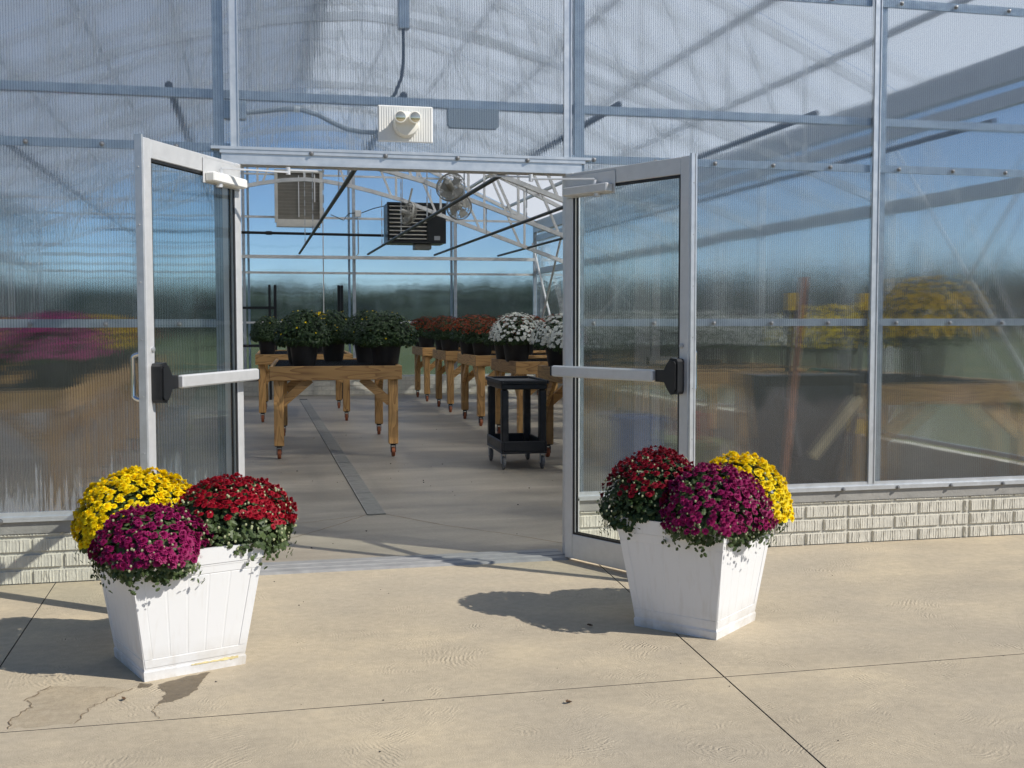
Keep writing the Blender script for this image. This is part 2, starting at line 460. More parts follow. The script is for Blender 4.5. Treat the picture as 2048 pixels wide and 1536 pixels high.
    hz = h.n('ShaderNodeMapRange', {0: sx.outputs[1], 1: 0.37, 2: 0.85, 3: 0.50, 4: 0.80}).outputs[0]
    stk = h.n('ShaderNodeMapRange', {0: h.math('SUBTRACT', lvl, hz), 1: 0.0, 2: 0.06, 3: 0.0, 4: streak}).outputs[0]
    f_df = h.math('ADD', f_df, stk)
    cc = h.mixs(f_df, b, df)
    # two skins, so more reflection than one surface
    fres = h.n('ShaderNodeFresnel', {'IOR': 1.58}).outputs[0]
    fres = h.math('MULTIPLY', fres, 1.5, clamp=True)
    fres = h.math('MULTIPLY', fres, h.math('SUBTRACT', 1.0, geo.outputs['Backfacing']))
    h.out(h.mixs(fres, cc, gl))


mat_poly('polycarbonate', 0.48, 0.025, 0.008, 0.11, (0.91, 0.935, 0.95))
mat_poly('polycarbonate_streaked', 0.48, 0.025, 0.008, 0.11, (0.91, 0.935, 0.95), streak=0.14)
mat_poly('polycarbonate_rear', 0.22, 0.02, 0.006, 0.13, (0.845, 0.92, 0.975))
mat_poly('polycarbonate_side', 0.80, 0.02, 0.008, 0.10, (0.91, 0.94, 0.96))
mat_poly('roof_polycarbonate', 0.30, 0.56, 0.05, 0.16, (0.95, 0.955, 0.96))


def mat_skin():
    m, nt = new_mat('roof_inner_skin')
    h = NT(nt)
    tr = h.n('ShaderNodeBsdfTransparent', {'Color': (0.97, 0.97, 0.97, 1)}).outputs[0]
    tl_ = h.n('ShaderNodeBsdfTranslucent', {'Color': (0.9, 0.9, 0.9, 1)}).outputs[0]
    h.out(h.mixs(0.06, tr, tl_))


mat_skin()


def mat_glass():
    m, nt = new_mat('door_glass')
    h = NT(nt)
    tr = h.n('ShaderNodeBsdfTransparent', {'Color': (0.945, 0.968, 0.958, 1)}).outputs[0]
    gl = h.n('ShaderNodeBsdfGlossy', {'Color': (1, 1, 1, 1), 'Roughness': 0.004}).outputs[0]
    fres = h.n('ShaderNodeFresnel', {'IOR': 1.52}).outputs[0]
    bf = h.n('ShaderNodeNewGeometry').outputs['Backfacing']
    fres = h.math('MULTIPLY', fres, h.math('SUBTRACT', 1.0, bf))
    h.out(h.mixs(fres, tr, gl))
    m, nt = new_mat('lamp_lens')
    h = NT(nt)
    g = h.n('ShaderNodeBsdfGlossy', {'Color': (0.9, 0.88, 0.75, 1), 'Roughness': 0.12}).outputs[0]
    d = h.n('ShaderNodeBsdfDiffuse', {'Color': (0.35, 0.30, 0.18, 1)}).outputs[0]
    h.out(h.mixs(0.5, d, g))


mat_glass()


def mat_badge():
    m, nt = new_mat('badge')
    h = NT(nt)
    p = h.n('ShaderNodeBsdfPrincipled', {'Base Color': (0.45, 0.46, 0.47, 1), 'Roughness': 0.4})
    h.out(p.outputs[0])


mat_badge()

# ------------------------------------------------------------------ mesh helpers


class MB:
    def __init__(self):
        self.v = []
        self.f = []

    def add(self, vs_, fs_):
        o = len(self.v)
        self.v += [tuple(p) for p in vs_]
        self.f += [tuple(i + o for i in f) for f in fs_]
        return self

    def box(self, x0, x1, y0, y1, z0, z1):
        vs_ = [(x0, y0, z0), (x1, y0, z0), (x1, y1, z0), (x0, y1, z0), (x0, y0, z1), (x1, y0, z1), (x1, y1, z1), (x0, y1, z1)]
        return self.add(vs_, [(0, 3, 2, 1), (4, 5, 6, 7), (0, 1, 5, 4), (1, 2, 6, 5), (2, 3, 7, 6), (3, 0, 4, 7)])

    def bbox(self, x0, x1, y0, y1, z0, z1, b=0.004):
        """box with chamfered edges"""
        def ring(xa, xb, ya, yb, z):
            return [(xa + b, ya, z), (xb - b, ya, z), (xb, ya + b, z), (xb, yb - b, z), (xb - b, yb, z), (xa + b, yb, z), (xa, yb - b, z), (xa, ya + b, z)]
        vs_ = ring(x0 + b, x1 - b, y0 + b, y1 - b, z0) + ring(x0, x1, y0, y1, z0 + b) + ring(x0, x1, y0, y1, z1 - b) + ring(x0 + b, x1 - b, y0 + b, y1 - b, z1)
        fs_ = [tuple(reversed(range(8))), tuple(range(24, 32))]
        for k in range(3):
            for i in range(8):
                j = (i + 1) % 8
                fs_.append((k * 8 + i, k * 8 + j, (k + 1) * 8 + j, (k + 1) * 8 + i))
        return self.add(vs_, fs_)

    def beam(self, p0, p1, w, d, up=(0, 0, 1)):
        p0, p1 = Vector(p0), Vector(p1)
        t = (p1 - p0).normalized()
        u = Vector(up)
        if abs(t.dot(u)) > 0.98:
            u = Vector((0, 1, 0))
        s = t.cross(u).normalized()
        n = s.cross(t).normalized()
        vs_ = []
        for p in (p0, p1):
            for a, b in ((-1, -1), (1, -1), (1, 1), (-1, 1)):
                vs_.append(p + s * a * w / 2 + n * b * d / 2)
        return self.add(vs_, [(3, 2, 1, 0), (4, 5, 6, 7), (0, 1, 5, 4), (1, 2, 6, 5), (2, 3, 7, 6), (3, 0, 4, 7)])

    def tube(self, pts, r, n=8, caps=True, r1=None):
        pts = [Vector(p) for p in pts]
        rings = []
        m = len(pts)
        prev = None
        for i, p in enumerate(pts):
            t = (pts[min(i + 1, m - 1)] - pts[max(i - 1, 0)]).normalized()
            if prev is None:
                a = Vector((0, 0, 1)) if abs(t.z) < 0.9 else Vector((1, 0, 0))
                s = t.cross(a).normalized()
            else:
                s = (prev - t * prev.dot(t)).normalized()
            prev = s
            b = t.cross(s)
            rr = r if r1 is None else r + (r1 - r) * i / (m - 1)
            rings.append([p + (s * math.cos(2 * math.pi * k / n) + b * math.sin(2 * math.pi * k / n)) * rr for k in range(n)])
        vs_ = [q for rg in rings for q in rg]
        fs_ = []
        for i in range(m - 1):
            for k in range(n):
                j = (k + 1) % n
                fs_.append((i * n + k, i * n + j, (i + 1) * n + j, (i + 1) * n + k))
        if caps:
            fs_.append(tuple(reversed(range(n))))
            fs_.append(tuple(range((m - 1) * n, m * n)))
        return self.add(vs_, fs_)

    def lathe(self, prof, n=20, c=(0, 0, 0), axis='z', caps=True):
        vs_ = []
        for r, z in prof:
            for k in range(n):
                a = 2 * math.pi * k / n
                x, y = r * math.cos(a), r * math.sin(a)
                q = (x, y, z) if axis == 'z' else ((x, z, y) if axis == 'y' else (z, x, y))
                vs_.append((q[0] + c[0], q[1] + c[1], q[2] + c[2]))
        fs_ = []
        for i in range(len(prof) - 1):
            for k in range(n):
                j = (k + 1) % n
                fs_.append((i * n + k, i * n + j, (i + 1) * n + j, (i + 1) * n + k))
        if caps:
            fs_.append(tuple(reversed(range(n))))
            fs_.append(tuple(range((len(prof) - 1) * n, len(prof) * n)))
        return self.add(vs_, fs_)

    def prism(self, poly, y0, y1):
        """poly in xz, extruded along y"""
        n = len(poly)
        vs_ = [(x, y0, z) for x, z in poly] + [(x, y1, z) for x, z in poly]
        fs_ = [tuple(range(n)), tuple(reversed(range(n, 2 * n)))]
        for i in range(n):
            j = (i + 1) % n
            fs_.append((i, i + n, j + n, j))
        return self.add(vs_, fs_)

    def mesh(self, name, mat, smooth=False):
        me = bpy.data.meshes.new(name)
        me.from_pydata(self.v, [], self.f)
        me.update()
        import bmesh as _b
        bm = _b.new()
        bm.from_mesh(me)
        _b.ops.recalc_face_normals(bm, faces=bm.faces)
        bm.to_mesh(me)
        bm.free()
        if smooth:
            for p in me.polygons:
                p.use_smooth = True
            try:
                me.set_sharp_from_angle(angle=R(40))
            except Exception:
                pass
        me.materials.append(M[mat])
        return me

    def build(self, name, mat, parent=None, smooth=False, loc=None, rot=None):
        return link(name, self.mesh(name, mat, smooth), parent, loc, rot)


def link(name, data, parent=None, loc=None, rot=None, mtx=None):
    o = bpy.data.objects.new(name, data)
    COL.objects.link(o)
    if parent is not None:
        o.parent = parent
    if loc is not None:
        o.location = loc
    if rot is not None:
        o.rotation_euler = rot
    if mtx is not None:
        o.matrix_local = mtx
    return o


def empty(name, loc=(0, 0, 0), rz=0.0, parent=None):
    o = link(name, None, parent, loc, (0, 0, rz))
    o.empty_display_size = 0.2
    return o


def tag(o, label=None, cat=None, group=None, kind=None):
    if label:
        o['label'] = label
    if cat:
        o['category'] = cat
    if group:
        o['group'] = group
    if kind:
        o['kind'] = kind
    return o


CHILDREN = {}


def kids(o):
    return [c for c in bpy.data.objects if c.parent is o]


def tree_of(o):
    ch = [c for c in list(o.children)]
    return (o, [tree_of(c) for c in ch])


def copy_tree(tr, parent=None):
    o, ch = tr
    c = o.copy()
    COL.objects.link(c)
    c.parent = parent
    for t in ch:
        copy_tree(t, c)
    return c


def arc(cx, cy_, r, a0, a1, n):
    return [(cx + r * math.cos(a0 + (a1 - a0) * i / n), cy_ + r * math.sin(a0 + (a1 - a0) * i / n)) for i in range(n + 1)]


# ------------------------------------------------------------------ the setting
HW, L = 4.57, 15.07          # half width and length of the greenhouse
EAVE, SLOPE = 3.32, 0.455
APEX = EAVE + HW * SLOPE


def roof_z(x):
    return APEX - abs(x) * SLOPE


# ground sheet with the building and pavement laid on top
g = MB()
g.add([(-700, -700, -0.06), (700, -700, -0.06), (700, 700, -0.06), (-700, 700, -0.06)], [(0, 1, 2, 3)])
tag(g.build('ground', 'lawn'), kind='structure')

# pavement: a bed, and cast slabs with real joints between them
pav = MB().box(-11, 11, -13, -0.004, -0.055, -0.022).build('pavement', 'joint_dark')
tag(pav, kind='structure')


def jx(k, y):
    """the joints that run away from the wall"""
    base = {-1: (-1.872, -0.022), 0: (1.062, 0.064)}
    if k in base:
        a, b = base[k]
        return a + b * y
    return (1.062 + 2.93 * k) if k > 0 else (-1.872 + 2.93 * (k + 1))


ys = [-0.004, -2.262, -4.9, -7.8, -10.6, -13.0]
for k in range(-4, 3):
    for i in range(5):
        ga = 0.0026
        gy = 0.004
        y1, y0 = ys[i] - (0 if i == 0 else gy), ys[i + 1] + gy
        xa0, xa1 = jx(k, y0) + ga, jx(k, y1) + ga
        xb0, xb1 = jx(k + 1, y0) - ga, jx(k + 1, y1) - ga
        xa0, xa1 = max(xa0, -11), max(xa1, -11)
        xb0, xb1 = min(xb0, 11), min(xb1, 11)
        if xb0 - xa0 < 0.05:
            continue
        z0, z1, b = -0.022, 0.0, 0.0008
        lo = [(xa0, y0, z0), (xb0, y0, z0), (xb1, y1, z0), (xa1, y1, z0)]
        md = [(xa0, y0, z1 - b), (xb0, y0, z1 - b), (xb1, y1, z1 - b), (xa1, y1, z1 - b)]
        hi = [(xa0 + b, y0 + b, z1), (xb0 - b, y0 + b, z1), (xb1 - b, y1 - b, z1), (xa1 + b, y1 - b, z1)]
        s = MB().add(lo + md + hi, [(8, 9, 10, 11)] + [(a, (a + 1) % 4, 4 + (a + 1) % 4, 4 + a) for a in range(4)] + [(4 + a, 4 + (a + 1) % 4, 8 + (a + 1) % 4, 8 + a) for a in range(4)])
        so_ = s.build('concrete_slab', 'pavement_concrete', pav)
        so_.data.materials.append(M['joint_dark'])
        for p_ in so_.data.polygons:
            if abs(p_.normal.z) < 0.3:
                p_.material_index = 1


def blob(pts, z, name, mat, parent, jag=0.012, sub=7, seed=3):
    """irregular flat patch: outline subdivided and roughened"""
    rr = random.Random(seed)
    out = []
    n = len(pts)
    for i in range(n):
        a, b = Vector(pts[i]), Vector(pts[(i + 1) % n])
        for s_ in range(sub):
            q = a.lerp(b, s_ / sub)
            out.append((q.x + rr.uniform(-jag, jag), q.y + rr.uniform(-jag, jag), z))
    m_ = MB()
    m_.add(out, [tuple(range(len(out)))])
    return m_.build(name, mat, parent)


blob([(-1.20, -1.86), (-1.12, -1.80), (-1.02, -1.75), (-1.05, -1.86), (-1.06, -1.97), (-1.12, -2.06), (-1.185, -2.09), (-1.17, -1.97), (-1.20, -1.90)], 0.0025, 'wet_patch', 'damp_concrete', pav, 0.007, 6, 4)
blob([(-1.275, -1.835), (-1.225, -1.85), (-1.235, -1.895), (-1.275, -1.885)], 0.0025, 'wet_patch', 'damp_concrete', pav, 0.006, 5, 9)
blob([(-1.60, -1.80), (-1.40, -1.84), (-1.30, -1.90), (-1.36, -1.98), (-1.42, -2.08), (-1.43, -2.18), (-1.45, -2.235), (-1.66, -2.235), (-1.665, -2.12), (-1.62, -2.02), (-1.66, -1.93)], 0.0012, 'dried_stain', 'dried_stain', pav, 0.010, 7, 5)


def crack(pts, w, name, mat, parent, z=0.0022, jag=0.006, sub=6, seed=1):
    rr = random.Random(seed)
    line = []
    for i in range(len(pts) - 1):
        a, b = Vector(pts[i]), Vector(pts[i + 1])
        for s_ in range(sub):
            q = a.lerp(b, s_ / sub)
            line.append(Vector((q.x + rr.uniform(-jag, jag), q.y + rr.uniform(-jag, jag), z)))
    line.append(Vector((*pts[-1], z)))
    vs_, fs_ = [], []
    for i, q in enumerate(line):
        t = (line[min(i + 1, len(line) - 1)] - line[max(0, i - 1)]).normalized()
        nrm = Vector((-t.y, t.x, 0)) * w / 2 * rr.uniform(0.6, 1.3)
        vs_ += [q + nrm, q - nrm]
        if i:
            fs_.append((2 * i - 2, 2 * i - 1, 2 * i + 1, 2 * i))
    return MB().add(vs_, fs_).build(name, mat, parent)


crack([(-1.60, -1.80), (-1.66, -1.93), (-1.62, -2.02), (-1.665, -2.12), (-1.66, -2.235)], 0.0035, 'stain_edge', 'crack_dark', pav, 0.003, 0.01, 7, 5)
crack([(-1.30, -1.90), (-1.36, -1.98), (-1.42, -2.08), (-1.45, -2.235)], 0.003, 'stain_edge', 'crack_dark', pav, 0.003, 0.01, 7, 6)
crack([(-1.185, -2.09), (-1.20, -2.17), (-1.17, -2.25)], 0.0025, 'stain_edge', 'crack_dark', pav, 0.003, 0.006, 5, 6)

# greenhouse floor
flo = MB().box(-HW + 0.02, HW - 0.02, 0.02, L - 0.02, -0.055, 0.0).build('greenhouse_floor', 'floor_concrete')
tag(flo, kind='structure')
crack([(0.064, 1.70), (0.36, 1.22), (0.70, 0.82), (1.02, 0.38)], 0.006, 'floor_crack', 'crack_dark', flo, 0.002, 0.005, 8, 2)
crack([(-0.075, 1.70), (-0.36, 1.28), (-0.62, 0.95), (-0.90, 0.66)], 0.005, 'floor_crack', 'crack_dark', flo, 0.002, 0.006, 8, 3)
crack([(-0.075, 1.71), (-0.42, 1.52), (-0.95, 1.33)], 0.005, 'floor_crack', 'crack_dark', flo, 0.002, 0.012, 8, 4)

# trench drain down the aisle
drain = empty('trench_drain', (0, 1.69, 0))
tag(drain, 'grey grated trench drain running down the middle of the aisle', 'drain')
MB().box(-0.072, 0.064, 0, 12.3, 0.0012, 0.0032).build('channel', 'joint_dark', drain)
grate = MB()
grate.box(-0.07, -0.062, 0.003, 0.997, 0.0032, 0.0085)
grate.box(0.054, 0.062, 0.003, 0.997, 0.0032, 0.0085)
for i in range(36):
    y_ = 0.006 + i * 0.0275
    grate.box(-0.062, 0.054, y_, y_ + 0.021, 0.0032, 0.0082)
gm = grate.mesh('grate', 'drain_steel')
for i in range(12):
    link('grate', gm, drain, (0, i * 1.003, 0))

# ------------------------------------------------------------------ greenhouse
GH = empty('greenhouse', (0, 0, 0))
tag(GH, 'gabled greenhouse of ribbed translucent sheets on a low cream brick wall, double doors open', 'greenhouse')


def panel(name, o, xd, yd, poly, th, mat):
    """sheet: poly in local x,y at local z = 0..th; local x across the ribs"""
    xd, yd = Vector(xd).normalized(), Vector(yd).normalized()
    zd = xd.cross(yd)
    n = len(poly)
    vs_ = [(x, y, 0) for x, y in poly] + [(x, y, th) for x, y in poly]
    fs_ = [tuple(reversed(range(n))), tuple(range(n, 2 * n))]
    for i in range(n):
        j = (i + 1) % n
        fs_.append((i, j, j + n, i + n))
    me = MB().add(vs_, fs_).mesh(name, mat)
    if name == 'roof_panel':        # the outer skin scatters, the inner one is clear
        me.materials.append(M['roof_inner_skin'])
        for i_, p_ in enumerate(me.polygons):
            p_.material_index = 0 if i_ == 1 else 1
    mtx = Matrix(((xd.x, yd.x, zd.x, o[0]), (xd.y, yd.y, zd.y, o[1]), (xd.z, yd.z, zd.z, o[2]), (0, 0, 0, 1)))
    return link(name, me, GH, mtx=mtx)


SILL = 0.36
BARS = [-4.57, -2.87, -0.92, 0.92, 2.87, 4.57]


def end_wall(y, sgn, door):
    """front (sgn -1, facing the camera) or rear end wall"""
    for a, b in zip(BARS[:-1], BARS[1:]):
        z0 = SILL + 0.012
        if door and a == -0.92:
            z0 = 2.302
        xs = [a + 0.004, b - 0.004]
        top = [(xs[1], roof_z(xs[1]) - 0.02), (xs[0], roof_z(xs[0]) - 0.02)]
        poly = [(xs[0], z0), (xs[1], z0)] + ([top[0], (0, roof_z(0) - 0.02), top[1]] if a < 0 < b else top)
        # local z must stay small: sheet 8 mm thick
        panel('polycarbonate_panel', (0, y + (0.004 if sgn < 0 else 0.004), 0), (1, 0, 0), (0, 0, 1), poly, 0.008, 'polycarbonate_rear' if not door else ('polycarbonate_streaked' if a == -2.87 else 'polycarbonate'))


end_wall(0.0, -1, True)
end_wall(L, 1, False)

# cover caps outside and posts inside
for x in BARS:
    for y, s in ((0.0, -1), (L, 1)):
        z0 = SILL + 0.01
        if s < 0 and abs(x) < 1:
            z0 = 2.305
        xo = max(-HW + 0.025, min(HW - 0.025, x))
        c = MB()
        if s < 0:
            c.box(xo - 0.022, xo + 0.022, y - 0.016, y - 0.0045, z0, roof_z(xo) - 0.02)
            c.box(xo - 0.0225, xo - 0.016, y - 0.022, y - 0.0165, z0, roof_z(xo) - 0.02)
            c.box(xo + 0.016, xo + 0.0225, y - 0.022, y - 0.0165, z0, roof_z(xo) - 0.02)
        else:
            c.box(xo - 0.022, xo + 0.022, y + 0.0135, y + 0.026, z0, roof_z(xo) - 0.02)
        c.build('mullion_cap', 'mill_aluminium', GH)
        px = xo + (0.085 if x > 0 else -0.085) if abs(x) < 1 else (xo + 0.06 if 0 < x < 4 else (xo - 0.06 if -4 < x < 0 else (xo - 0.05 if x > 0 else xo + 0.05)))
        yy = (0.03, 0.085) if s < 0 else (L - 0.085, L - 0.03)
        p_ = MB().box(px - 0.028, px + 0.028, yy[0], yy[1], 0.0 if abs(x) > 1 or s > 0 else 0.0, roof_z(px) - 0.06)
        p_.build('post', 'galvanised', GH)

# horizontal rails just behind the sheet, with bolts and washers
bolt_m = MB().lathe([(0.014, 0.0), (0.014, -0.003), (0.0085, -0.0035), (0.008, -0.013), (0.002, -0.015)], 10, axis='y').mesh('bolt', 'bolt_steel', True)


def rail(x0, x1, y0, y1, z0, z1, mat, bolts=(), by=0.0):
    r_ = MB().box(x0, x1, y0, y1, z0, z1).build('rail', mat, GH)
    for bx in bolts:
        link('bolt', bolt_m, r_, (bx, by, (z0 + z1) / 2 - 0.004))
    return r_


def fbolts(x0, x1, ph=0.0):
    out, x = [], x0 + 0.16 + ph
    while x < x1 - 0.08:
        out.append(x)
        x += 0.372
    return out


for z0, z1 in ((1.342, 1.386), (2.279, 2.324), (3.276, 3.326)):
    for a, b in zip(BARS[:-1], BARS[1:]):
        if abs(a) < 1 and z0 < 3.0 and a < 0:
            continue
        rail(a + 0.026, b - 0.026, 0.0135, 0.03, z0, z1, 'galvanised', fbolts(a, b), -0.0045)
# inner rail B on the inside of the posts
MB().box(-HW + 0.06, HW - 0.06, 0.088, 0.135, 2.575, 2.622).build('rail', 'galvanised', GH)
# sill channel
for a, b in ((-HW, -0.975), (0.975, HW)):
    s = MB().box(a, b, -0.03, 0.05, 0.333, 0.346)
    s.box(a, b, -0.0305, -0.016, 0.3465, 0.358)
    s.box(a, b, -0.0155, 0.0025, 0.3465, 0.381)
    so = s.build('sill_rail', 'mill_aluminium', GH)
    for bx in fbolts(a, b, 0.05):
        link('bolt', bolt_m, so, (bx, -0.0305, 0.340))

# --- low wall with painted fluted bricks, each brick its own piece
cap = []
for a, b in ((-HW, -0.99), (0.99, HW)):
    MB().box(a, b, -0.012, 0.12, 0.268, 0.3325).build('wall_cap', 'wall_cap', GH)


def brick_mesh(length, height, seed, fl=True):
    rr = random.Random(seed)
    m_ = MB()
    if not fl:
        m_.bbox(0, length, 0, 0.02, 0, height, 0.003)
        return m_.mesh('brick', 'brick_paint')
    xs = [0.0, 0.004]
    hs = [0.0, 0.004]
    x = 0.006
    while x < length - 0.02:
        w_ = rr.uniform(0.012, 0.021)
        hh = rr.uniform(0.003, 0.0075)
        xs += [x, x + w_ * 0.22, x + w_ * 0.5, x + w_ * 0.62]
        hs += [0.003, hh, hh * 0.95, 0.003]
        x += w_
    xs += [length - 0.004, length]
    hs += [0.004, 0.0]
    rows = [0.0, 0.003, height * 0.33, height * 0.66, height - 0.003, height]
    n = len(xs)
    vs_ = []
    for ri, z in enumerate(rows):
        edge = ri in (0, len(rows) - 1)
        for i in range(n):
            sh = 0 if i < 2 or i > n - 3 or edge else rr.uniform(-0.0028, 0.0028)
            hh = 0.0 if edge else hs[i] * rr.uniform(0.75, 1.15)
            vs_.append((xs[i] + sh, (0.0 if edge or i in (0, n - 1) else -0.006) - hh, z))
    fs_ = []
    for ri in range(len(rows) - 1):
        for i in range(n - 1):
            fs_.append((ri * n + i, ri * n + i + 1, (ri + 1) * n + i + 1, (ri + 1) * n + i))
    m_.add(vs_, fs_)
    # body behind the face
    m_.add([(0, 0, 0), (length, 0, 0), (length, 0, height), (0, 0, height), (0, 0.02, 0), (length, 0.02, 0), (length, 0.02, height), (0, 0.02, height)],
           [(0, 4, 5, 1), (1, 5, 6, 2), (2, 6, 7, 3), (3, 7, 4, 0), (4, 7, 6, 5)])
    return m_.mesh('brick', 'brick_paint')


def front_bricks(x0, x1):
    base = MB().box(x0, x1, 0.004, 0.11, -0.05, 0.266).build('knee_wall', 'mortar_paint', GH)
    courses = [(-0.030, 0.022, 0.04), (0.003, 0.0685, 0.16), (0.0865, 0.0685, 0.04), (0.170, 0.0685, 0.16), (0.2535, 0.0138, 0.04)]
    seams = [2.722, 3.57, -1.62, -2.47, -3.32]
    cache = {}
    for ci, (z, hgt, off) in enumerate(courses):
        x = x0 - off
        bi = 0
        cuts = sorted([s for s in seams if x0 < s < x1] + [x1])
        fresh = False
        while x < x1 - 0.005:
            nx = x + (0.165 if fresh and ci % 2 else 0.32)
            fresh = False
            for s in cuts:
                if x + 0.02 < s < nx - 0.0:
                    nx = s
                    fresh = True
                    break
            a, b = max(x, x0), min(nx, x1)
            if b - a > 0.03:
                ln = round(b - a - 0.012, 3)
                var = random.randrange(4)
                key = (ln, hgt, var)
                if key not in cache:
                    cache[key] = brick_mesh(ln, hgt, hash(key) & 0xffff)
                link('brick', cache[key], base, (a + 0.006, 0.0045 - random.uniform(0, 0.003), z))
            x = nx
    return base


front_bricks(0.995, HW)
front_bricks(-HW, -0.995)
# rear wall bricks (seen far down the aisle through the doors)
rb = MB().box(-HW, HW, L - 0.09, L + 0.02, -0.05, 0.333).build('knee_wall', 'mortar_paint', GH)
rbm = brick_mesh(0.304, 0.074, 5, False)
for ci in range(4):
    x = -1.35 - (ci % 2) * 0.16
    while x < 4.2:
        link('brick', rbm, rb, (x, L - 0.098, 0.006 + ci * 0.0835))
        x += 0.315
for sx_ in (-1, 1):
    MB().box(min(sx_ * (HW - 0.02), sx_ * (HW + 0.07)), max(sx_ * (HW - 0.02), sx_ * (HW + 0.07)), 0.12, L - 0.1, -0.05, 0.333).build('knee_wall', 'mortar_paint', GH)
MB().box(-HW, HW, L - 0.03, L + 0.03, 0.334, 0.36).build('sill_rail', 'mill_aluminium', GH)

# rear wall rails (inside face)
for z0, z1 in ((1.342, 1.38), (2.262, 2.303), (3.285, 3.325), (4.07, 4.105)):
    hw = min(HW, (APEX - z1) / SLOPE) - 0.08
    MB().box(-hw, hw, L - 0.028, L - 0.001, z0, z1).build('rail', 'truss_steel', GH)
MB().box(-HW + 0.06, HW - 0.06, L - 0.14, L - 0.088, 2.54, 2.60).build('rail', 'truss_steel', GH)
MB().box(0.43, 0.448, L - 0.02, L - 0.002, 0.37, 3.28).build('rail', 'truss_steel', GH)

# side walls: sheets, posts, eave beams, rails, bracing
NB = 6
BAY = L / NB
for sx_ in (-1, 1):
    X = sx_ * HW
    for i in range(NB):
        y0, y1 = i * BAY, (i + 1) * BAY
        if sx_ > 0:
            panel('polycarbonate_panel', (X, y0, 0), (0, 1, 0), (0, 0, 1), [(0.02, SILL), (BAY - 0.02, SILL), (BAY - 0.02, EAVE - 0.03), (0.02, EAVE - 0.03)], 0.008, 'polycarbonate_side')
        else:
            panel('polycarbonate_panel', (X, y1, 0), (0, -1, 0), (0, 0, 1), [(0.02, SILL), (BAY - 0.02, SILL), (BAY - 0.02, EAVE - 0.03), (0.02, EAVE - 0.03)], 0.008, 'polycarbonate_side')
        if i:
            xx = X - sx_ * 0.06
            MB().box(xx - 0.04, xx + 0.04, y0 - 0.04, y0 + 0.04, 0, EAVE - 0.05).build('post', 'truss_steel', GH)
    for z0, z1, w_, mt in ((3.09, 3.30, 0.10, 'bare_steel'), (2.925, 3.03, 0.06, 'bare_steel'), (2.29, 2.40, 0.05, 'bare_steel'), (1.342, 1.385, 0.03, 'truss_steel'), (0.37, 0.40, 0.03, 'mill_aluminium')):
        MB().box(min(X - sx_ * 0.012, X - sx_ * (0.012 + w_)), max(X - sx_ * 0.012, X - sx_ * (0.012 + w_)), 0.12, L - 0.12, z0, z1).build('rail', mt, GH)
    for i in (0, 5):
        xb = X - sx_ * 0.13
        y0, y1 = i * BAY + 0.12, (i + 1) * BAY - 0.12
        MB().tube([(xb, y0, 0.45), (xb, y1, 2.88)], 0.02, 8).build('brace', 'truss_steel', GH, True)
        MB().tube([(xb - sx_ * 0.045, y1, 0.45), (xb - sx_ * 0.045, y0, 2.88)], 0.02, 8).build('brace', 'truss_steel', GH, True)

# trusses
CH = [(0.0, 3.70), (0.35, 3.675), (0.7, 3.62), (1.1, 3.53), (1.6, 3.40), (2.1, 3.215), (2.87, 2.945), (4.33, 2.43), (HW - 0.08, 2.35)]


def chord_z(x):
    x = abs(x)
    for (a, za), (b, zb) in zip(CH[:-1], CH[1:]):
        if a <= x <= b:
            return za + (zb - za) * (x - a) / (b - a)
    return CH[-1][1]


web_cache = {}
chord_pts = [(-x, 0, z) for x, z in reversed(CH)] + [(x, 0, z) for x, z in CH[1:]]
bc = MB()
for a, b in zip(chord_pts[:-1], chord_pts[1:]):
    d_ = (Vector(b) - Vector(a)).normalized() * 0.008
    bc.beam(Vector(a) - d_, Vector(b) + d_, 0.06, 0.06, (0, 0, 1))
bc_m = bc.mesh('bottom_chord', 'truss_steel')
tcm = MB()
zt = 0.085
tcm.beam((-HW + 0.1, 0, roof_z(HW - 0.1) - zt), (0, 0, roof_z(0) - zt), 0.055, 0.06)
tcm.beam((HW - 0.1, 0, roof_z(HW - 0.1) - zt), (0, 0, roof_z(0) - zt), 0.055, 0.06)
tc_m = tcm.mesh('top_chord', 'truss_steel')
webs = []
nodes = [0.0, 0.75, 1.5, 2.25, 3.0, 3.7]
for s in (-1, 1):
    for i, x in enumerate(nodes):
        if x or s > 0:
            webs.append(((s * x, 0, chord_z(x) + 0.025), (s * x, 0, roof_z(x) - zt - 0.03)))
        if i + 1 < len(nodes):
            x2 = nodes[i + 1]
            webs.append(((s * (x2 - 0.09), 0, chord_z(x2 - 0.09) + 0.03), (s * (x + 0.09), 0, roof_z(x + 0.09) - zt - 0.03)))
web_ms = [MB().beam(a, b, 0.034, 0.034, (0, 1, 0)).mesh('web', 'truss_steel') for a, b in webs]
for i in range(1, NB):
    t = empty('truss', (0, i * BAY, 0), 0, GH)
    link('bottom_chord', bc_m, t)
    link('top_chord', tc_m, t)
    for wm in web_ms:
        link('web', wm, t)
# end rafters
for y in (0.06, L - 0.06):
    MB().beam((-HW + 0.05, y, roof_z(HW - 0.05) - 0.06), (0, y, roof_z(0) - 0.06), 0.05, 0.06).build('rafter', 'truss_steel', GH)
    MB().beam((HW - 0.05, y, roof_z(HW - 0.05) - 0.06), (0, y, roof_z(0) - 0.06), 0.05, 0.06).build('rafter', 'truss_steel', GH)
# purlins under the roof sheets
for s in (-1, 1):
    for x in (0.08, 0.85, 1.62, 2.4, 3.2, 3.95):
        z = roof_z(x) - 0.028
        MB().beam((s * x, 0.1, z), (s * x, L - 0.1, z), 0.05, 0.04).build('purlin', 'bare_steel', GH)
